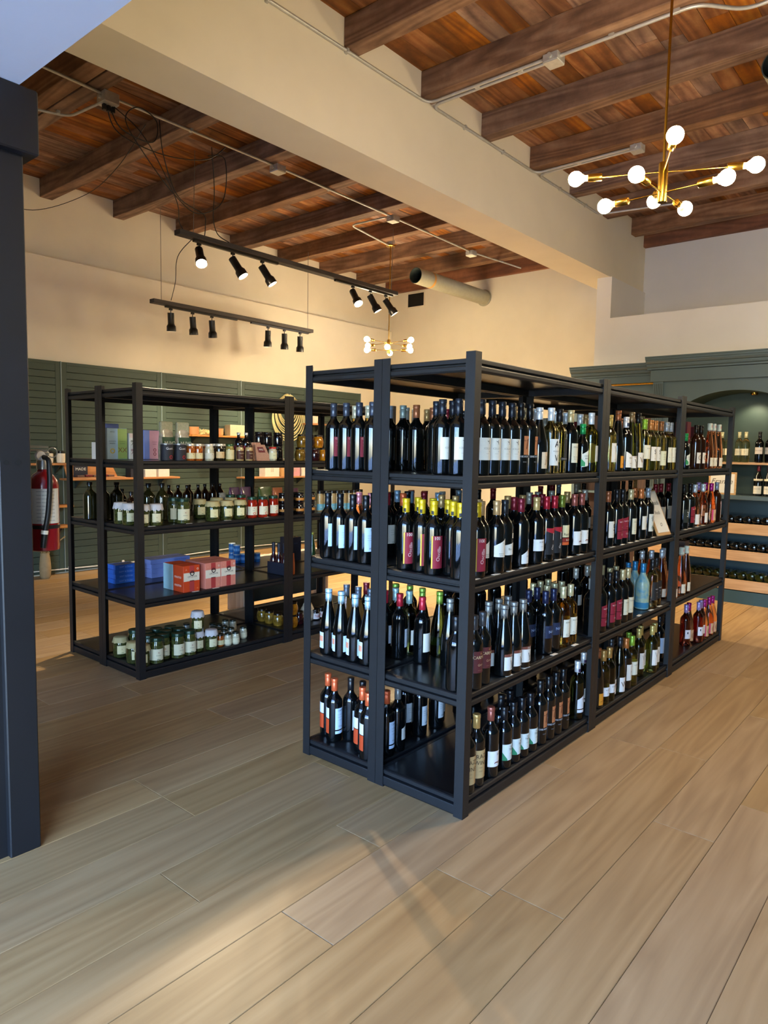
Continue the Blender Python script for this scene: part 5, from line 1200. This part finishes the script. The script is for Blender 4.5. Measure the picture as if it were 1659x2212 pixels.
def cable(pts, label, r=.0045, grp='black cables'):
    P = [Vector(p) for p in pts]; out = []
    for i in range(len(P)-1):        # catmull-rom
        a, b, c, d = P[max(i-1, 0)], P[i], P[i+1], P[min(i+2, len(P)-1)]
        for k_ in range(8):
            t = k_/8; out.append(.5*((2*b)+(c-a)*t+(2*a-5*b+4*c-d)*t*t+(3*b-a-3*c+d)*t**3))
    out.append(P[-1]); o = P[0]
    return tag(MB().tube([q-o for q in out], r, 6).build('cable', MATS['rubber'], None, loc=o, smooth=60), label, 'cable', grp)
cable([(.62,3.75,4.01), (.70,3.72,3.86), (.95,3.70,3.84), (1.0,3.72,4.02), (.85,3.74,4.08), (.75,3.75,3.95), (.95,3.80,3.76), (1.25,3.85,3.55), (1.55,3.95,3.50), (1.85,4.0,3.70), (1.80,3.9,4.02), (1.62,3.9,4.0)], 'black cable looped in a wide swag below the left joists')
cable([(.60,3.76,4.01), (.72,3.80,3.86), (1.1,3.80,3.82), (1.5,3.78,3.90), (1.7,3.76,4.06)], 'black cable swagged along the conduit from the plug box')
cable([(.65,3.74,4.01), (.85,3.72,3.90), (1.05,3.76,3.72), (1.3,3.9,3.52), (1.42,4.05,3.42), (1.50,4.10,3.37)], 'black cable dropping to the near end of the upper track')
cable([(1.05,3.76,4.06), (1.10,3.78,3.80), (1.30,3.88,3.56), (1.62,3.98,3.52), (1.70,4.06,3.45), (1.72,4.10,3.37)], 'black cable dropping to the upper track, second from its near end')
cable([(1.62,3.85,4.06), (1.72,3.95,3.75), (1.78,4.05,3.55), (1.85,4.08,3.42), (2.0,4.10,3.38)], 'black cable dropping to the upper track, third from its near end')
cable([(1.62,4.13,3.34), (1.70,4.5,3.25), (2.0,5.0,3.14), (2.35,5.62,3.09)], 'thin black cable linking the upper and lower tracks', r=.004)
cable([(.95,3.80,4.0), (1.15,4.6,3.92), (1.25,5.4,3.88), (1.1,6.2,3.86), (.7,6.38,3.92)], 'thin grey cable sagging across to the left wall', r=.0035)
# ---------------------------------------------------------------- things on the left wall
wood('shelf_wood', ('#9a6230', '#b87a42', '#cc9258'), rough=.5, along='X', stretch=12, scale=2.5, rings=.25, vary=.3)
YS = YW-.095
def wshelf(x0, x1, z, label, d=.20):
    s = empty('wall_shelf', ((x0+x1)/2, YS, z), label=label, cat='shelf', group='wooden wall shelves'); h = (x1-x0)/2
    MB().box(-h, h, -d, -.001, -.022, 0, ch=.002).build('board', MATS['shelf_wood'], s)
    for x in (-h*.75, h*.75): MB().prism([(-.001,-.022),(-d*.7,-.022),(-.001,-.12)], x-.006, x+.006, 'X').build('bracket', MATS['cab_dark'], s)
    return s
wshelf(.55, 1.42, 1.245, 'wooden wall shelf behind the extinguisher valve'); wshelf(1.36, 2.77, 1.075, 'long wooden wall shelf behind the oil bottles')
wshelf(.60, 1.42, .785, 'low wooden wall shelf left of the deli rack'); wshelf(2.95, 3.90, 1.60, 'wooden wall shelf with clay pots left of the rope')
wshelf(3.79, 5.08, 1.045, 'wooden wall shelf with white boxes below the rope'); wshelf(4.98, 5.34, 1.825, 'short wall shelf with a white cup')
wshelf(.75, 1.41, .56, 'lowest wooden wall shelf behind the extinguisher')
mat('ceramic_white', '#e6dcc6', .4); mat('terracotta', '#c58a5a', .6, noise=.1, nscale=12); mat('straw', '#d9cf9a', .8)
def wjar(x, z, R, h, m, lid, label, cat='jar', y=None):
    b = empty('cosmetic_jar' if lid else 'clay_cup', (x, y or YS-.11, z), label=label, cat=cat)
    MB().lathe([(R*.8,0),(R*.95,.004),(R,h*.3),(R,h*.8)]+([] if lid else [(R*1.02,h),(R*.93,h),(R*.88,h*.2),(.001,h*.18)]), 20, cap=bool(lid)).build('body', MATS[m], b, smooth=40)
    if lid: foil(lid); MB().lathe([(R*.8,h*.8),(R*.82,h),(R*.7,h*1.02)], 18).build('lid', MATS['foil_'+lid.strip('#')], b, smooth=40)
    return b
wjar(1.20, 1.246, .045, .13, 'ceramic_white', '#2a2a2a', 'white cosmetic jar on the shelf beside extinguisher, left one'); wjar(1.33, 1.246, .045, .13, 'ceramic_white', '#2a2a2a', 'white cosmetic jar on the shelf beside extinguisher, right one')
wjar(1.22, .786, .05, .10, 'card_lime', '#e0ddc0', 'green tub on the low wall shelf')
wjar(3.04, 1.601, .06, .10, 'terracotta', None, 'clay cup at the left of the wall shelf', 'cup'); wjar(3.42, 1.601, .06, .09, 'terracotta', None, 'clay cup beside the grey-green box', 'cup')
wjar(5.14, 1.826, .07, .16, 'ceramic_white', None, 'white cup on the short wall shelf', 'cup')
carton('gift_box', 3.56, 3.80, YS-.17, YS-.05, 1.601, .145, 'bag_top', 'grey-green box on the clay pot shelf')
k = MB(); rg = random.Random(2)
for i in range(26):
    a = rg.random()*PI; pts = []
    for t in range(7): pts.append((3.2+rg.gauss(0, .06), YS-.10+rg.gauss(0, .03), 1.603+abs(rg.gauss(0, .035))))
    k.tube(bend(pts, .05, 3), .0025, 4)
tag(k.build('straw_nest', MATS['straw']), 'loose nest of pale straw on the clay pot shelf', 'straw', kind='stuff')
# chocolate tray and boxes on the long shelf
ct = empty('chocolate_tray', (1.72, YS-.10, 1.076), label='wooden tray of chocolate bars on the long wall shelf', cat='tray')
MB().prism([(-.30,0),(.30,0),(.22,.16),(-.34,.16)], .04, .055, 'Y').build('back_board', MATS['shelf_wood'], ct); MB().box(-.30, .32, -.09, .05, 0, .012).build('base', MATS['shelf_wood'], ct)
for i in range(5): MB().box(-.24+.09*i, -.16+.09*i, -.08, .03, .013+.006*(i % 2), .033+.006*(i % 2), ch=.002).build('bar', MATS['card_maroon' if i % 2 else 'card_brown'], ct, rot=(0, 0, .03*i))
MB().box(-.26, -.10, -.03, -.022, .012, .17).build('card', MATS['card_navy'], ct); flat_text(MB(), 'MADE', .045, lambda u, v: (-.18+u, -.0245-.007, .10+v)).build('lettering', MATS['paper_e9e6dc'], ct)
carton('soap_box', 2.13, 2.27, YS-.16, YS-.04, 1.076, .13, 'card_navy', 'black printed box on the long wall shelf', [('F', 0, 0, .07, 0, '#c9a488', '%%', .05)])
carton('soap_box', 2.31, 2.46, YS-.17, YS-.04, 1.076, .09, 'card_white', 'low white box on the long wall shelf, left one'); carton('soap_box', 2.49, 2.64, YS-.17, YS-.04, 1.076, .10, 'card_white', 'low white box on the long wall shelf, right one')
for i, (x0, x1, h, m) in enumerate(((4.16, 4.42, .17, 'card_white'), (4.46, 4.60, .20, 'card_kraft'), (4.62, 4.82, .19, 'card_pinkbox'), (4.86, 5.02, .18, 'card_white'))):
    carton('book_box', x0, x1, YS-.17, YS-.04, 1.046, h, m, ['wide white box below the rope coil', 'kraft box right of the wide white box', 'pink striped box below the rope coil', 'upright white box at the right shelf end'][i], [('F', 0, 0, .09, 0, '#b9a890', 'III', .08)])
# coil of rope hung on the panel
ro = empty('rope_coil', (4.70, YS-.03, 1.93), label='coil of pale rope hung on the green panel', cat='rope'); k = MB(); rg = random.Random(4)
for i in range(9):
    rx, rz_ = .16+.019*i, .20+.015*i
    MB().tube([(rx*math.sin(t), -.012*(i % 3), rz_*math.cos(t)-.02*i+.10) for t in [2*PI*j/40 for j in range(41)]], .009, 6, cap=False).build('loop', MATS['straw'], ro, smooth=60)
MB().tube([(0, .03, .29), (0, -.05, .30)], .008, 8).build('hook', MATS['alu'], ro)
# vase of dried grass on the floor by the panels
mat('vase_tan', '#a8926c', .7, noise=.2, nscale=20)
va = empty('floor_vase', (1.12, YS-.14, 0), label='pale floor vase of dried grass behind the extinguisher', cat='vase')
MB().lathe([(.04,0),(.055,.02),(.06,.12),(.052,.22),(.045,.26),(.05,.28),(.042,.28),(.036,.24),(.001,.22)], 20, cap=False).build('vase', MATS['vase_tan'], va, smooth=50)
rg = random.Random(9); k = MB()
for i in range(60):
    a = rg.random()*2*PI; s_ = .05+.17*rg.random(); h = .18+.25*rg.random()
    k.tube([(0, 0, .23), (s_*.35*math.cos(a), s_*.35*math.sin(a), .23+h*.5), (s_*math.cos(a), min(s_*math.sin(a), .10), .23+h)], [.003, .003, .008], 5)
mat('dry_grass', '#b39a68', .8, noise=.3, nscale=40); tag(k.build('dried_grass', MATS['dry_grass'], va), kind='stuff')
# display table behind the deli rack
dt = empty('display_table', (2.0, 3.50, 0), label='low wooden display table behind the deli rack', cat='table')
wood('grey_wood', ('#8a7a6a', '#a39484', '#b8aa9a'), rough=.6, along='Z', stretch=9, scale=2, rings=.3, vary=.3)
MB().box(-.41, -.37, -.13, .10, 0, .42, ch=.003).build('leg_panel', MATS['grey_wood'], dt); MB().box(.60, .64, -.13, .10, 0, .42, ch=.003).build('leg_panel', MATS['grey_wood'], dt)
MB().box(-.37, .60, .0, .03, .05, .42).build('back_panel', MATS['cab_dark'], dt); MB().box(-.42, .75, -.13, .11, .42, .45, ch=.003).build('top', MATS['shelf_wood'], dt)
mat('runner_red', '#c8b8a4', .8, noise=1.0, nscale=14, dark='#8a2a24')
tag(MB().box(1.70, 2.70, 3.41, 3.59, .4505, .460, ch=.003).build('table_runner', MATS['runner_red']), 'red patterned runner on the low display table', 'runner')
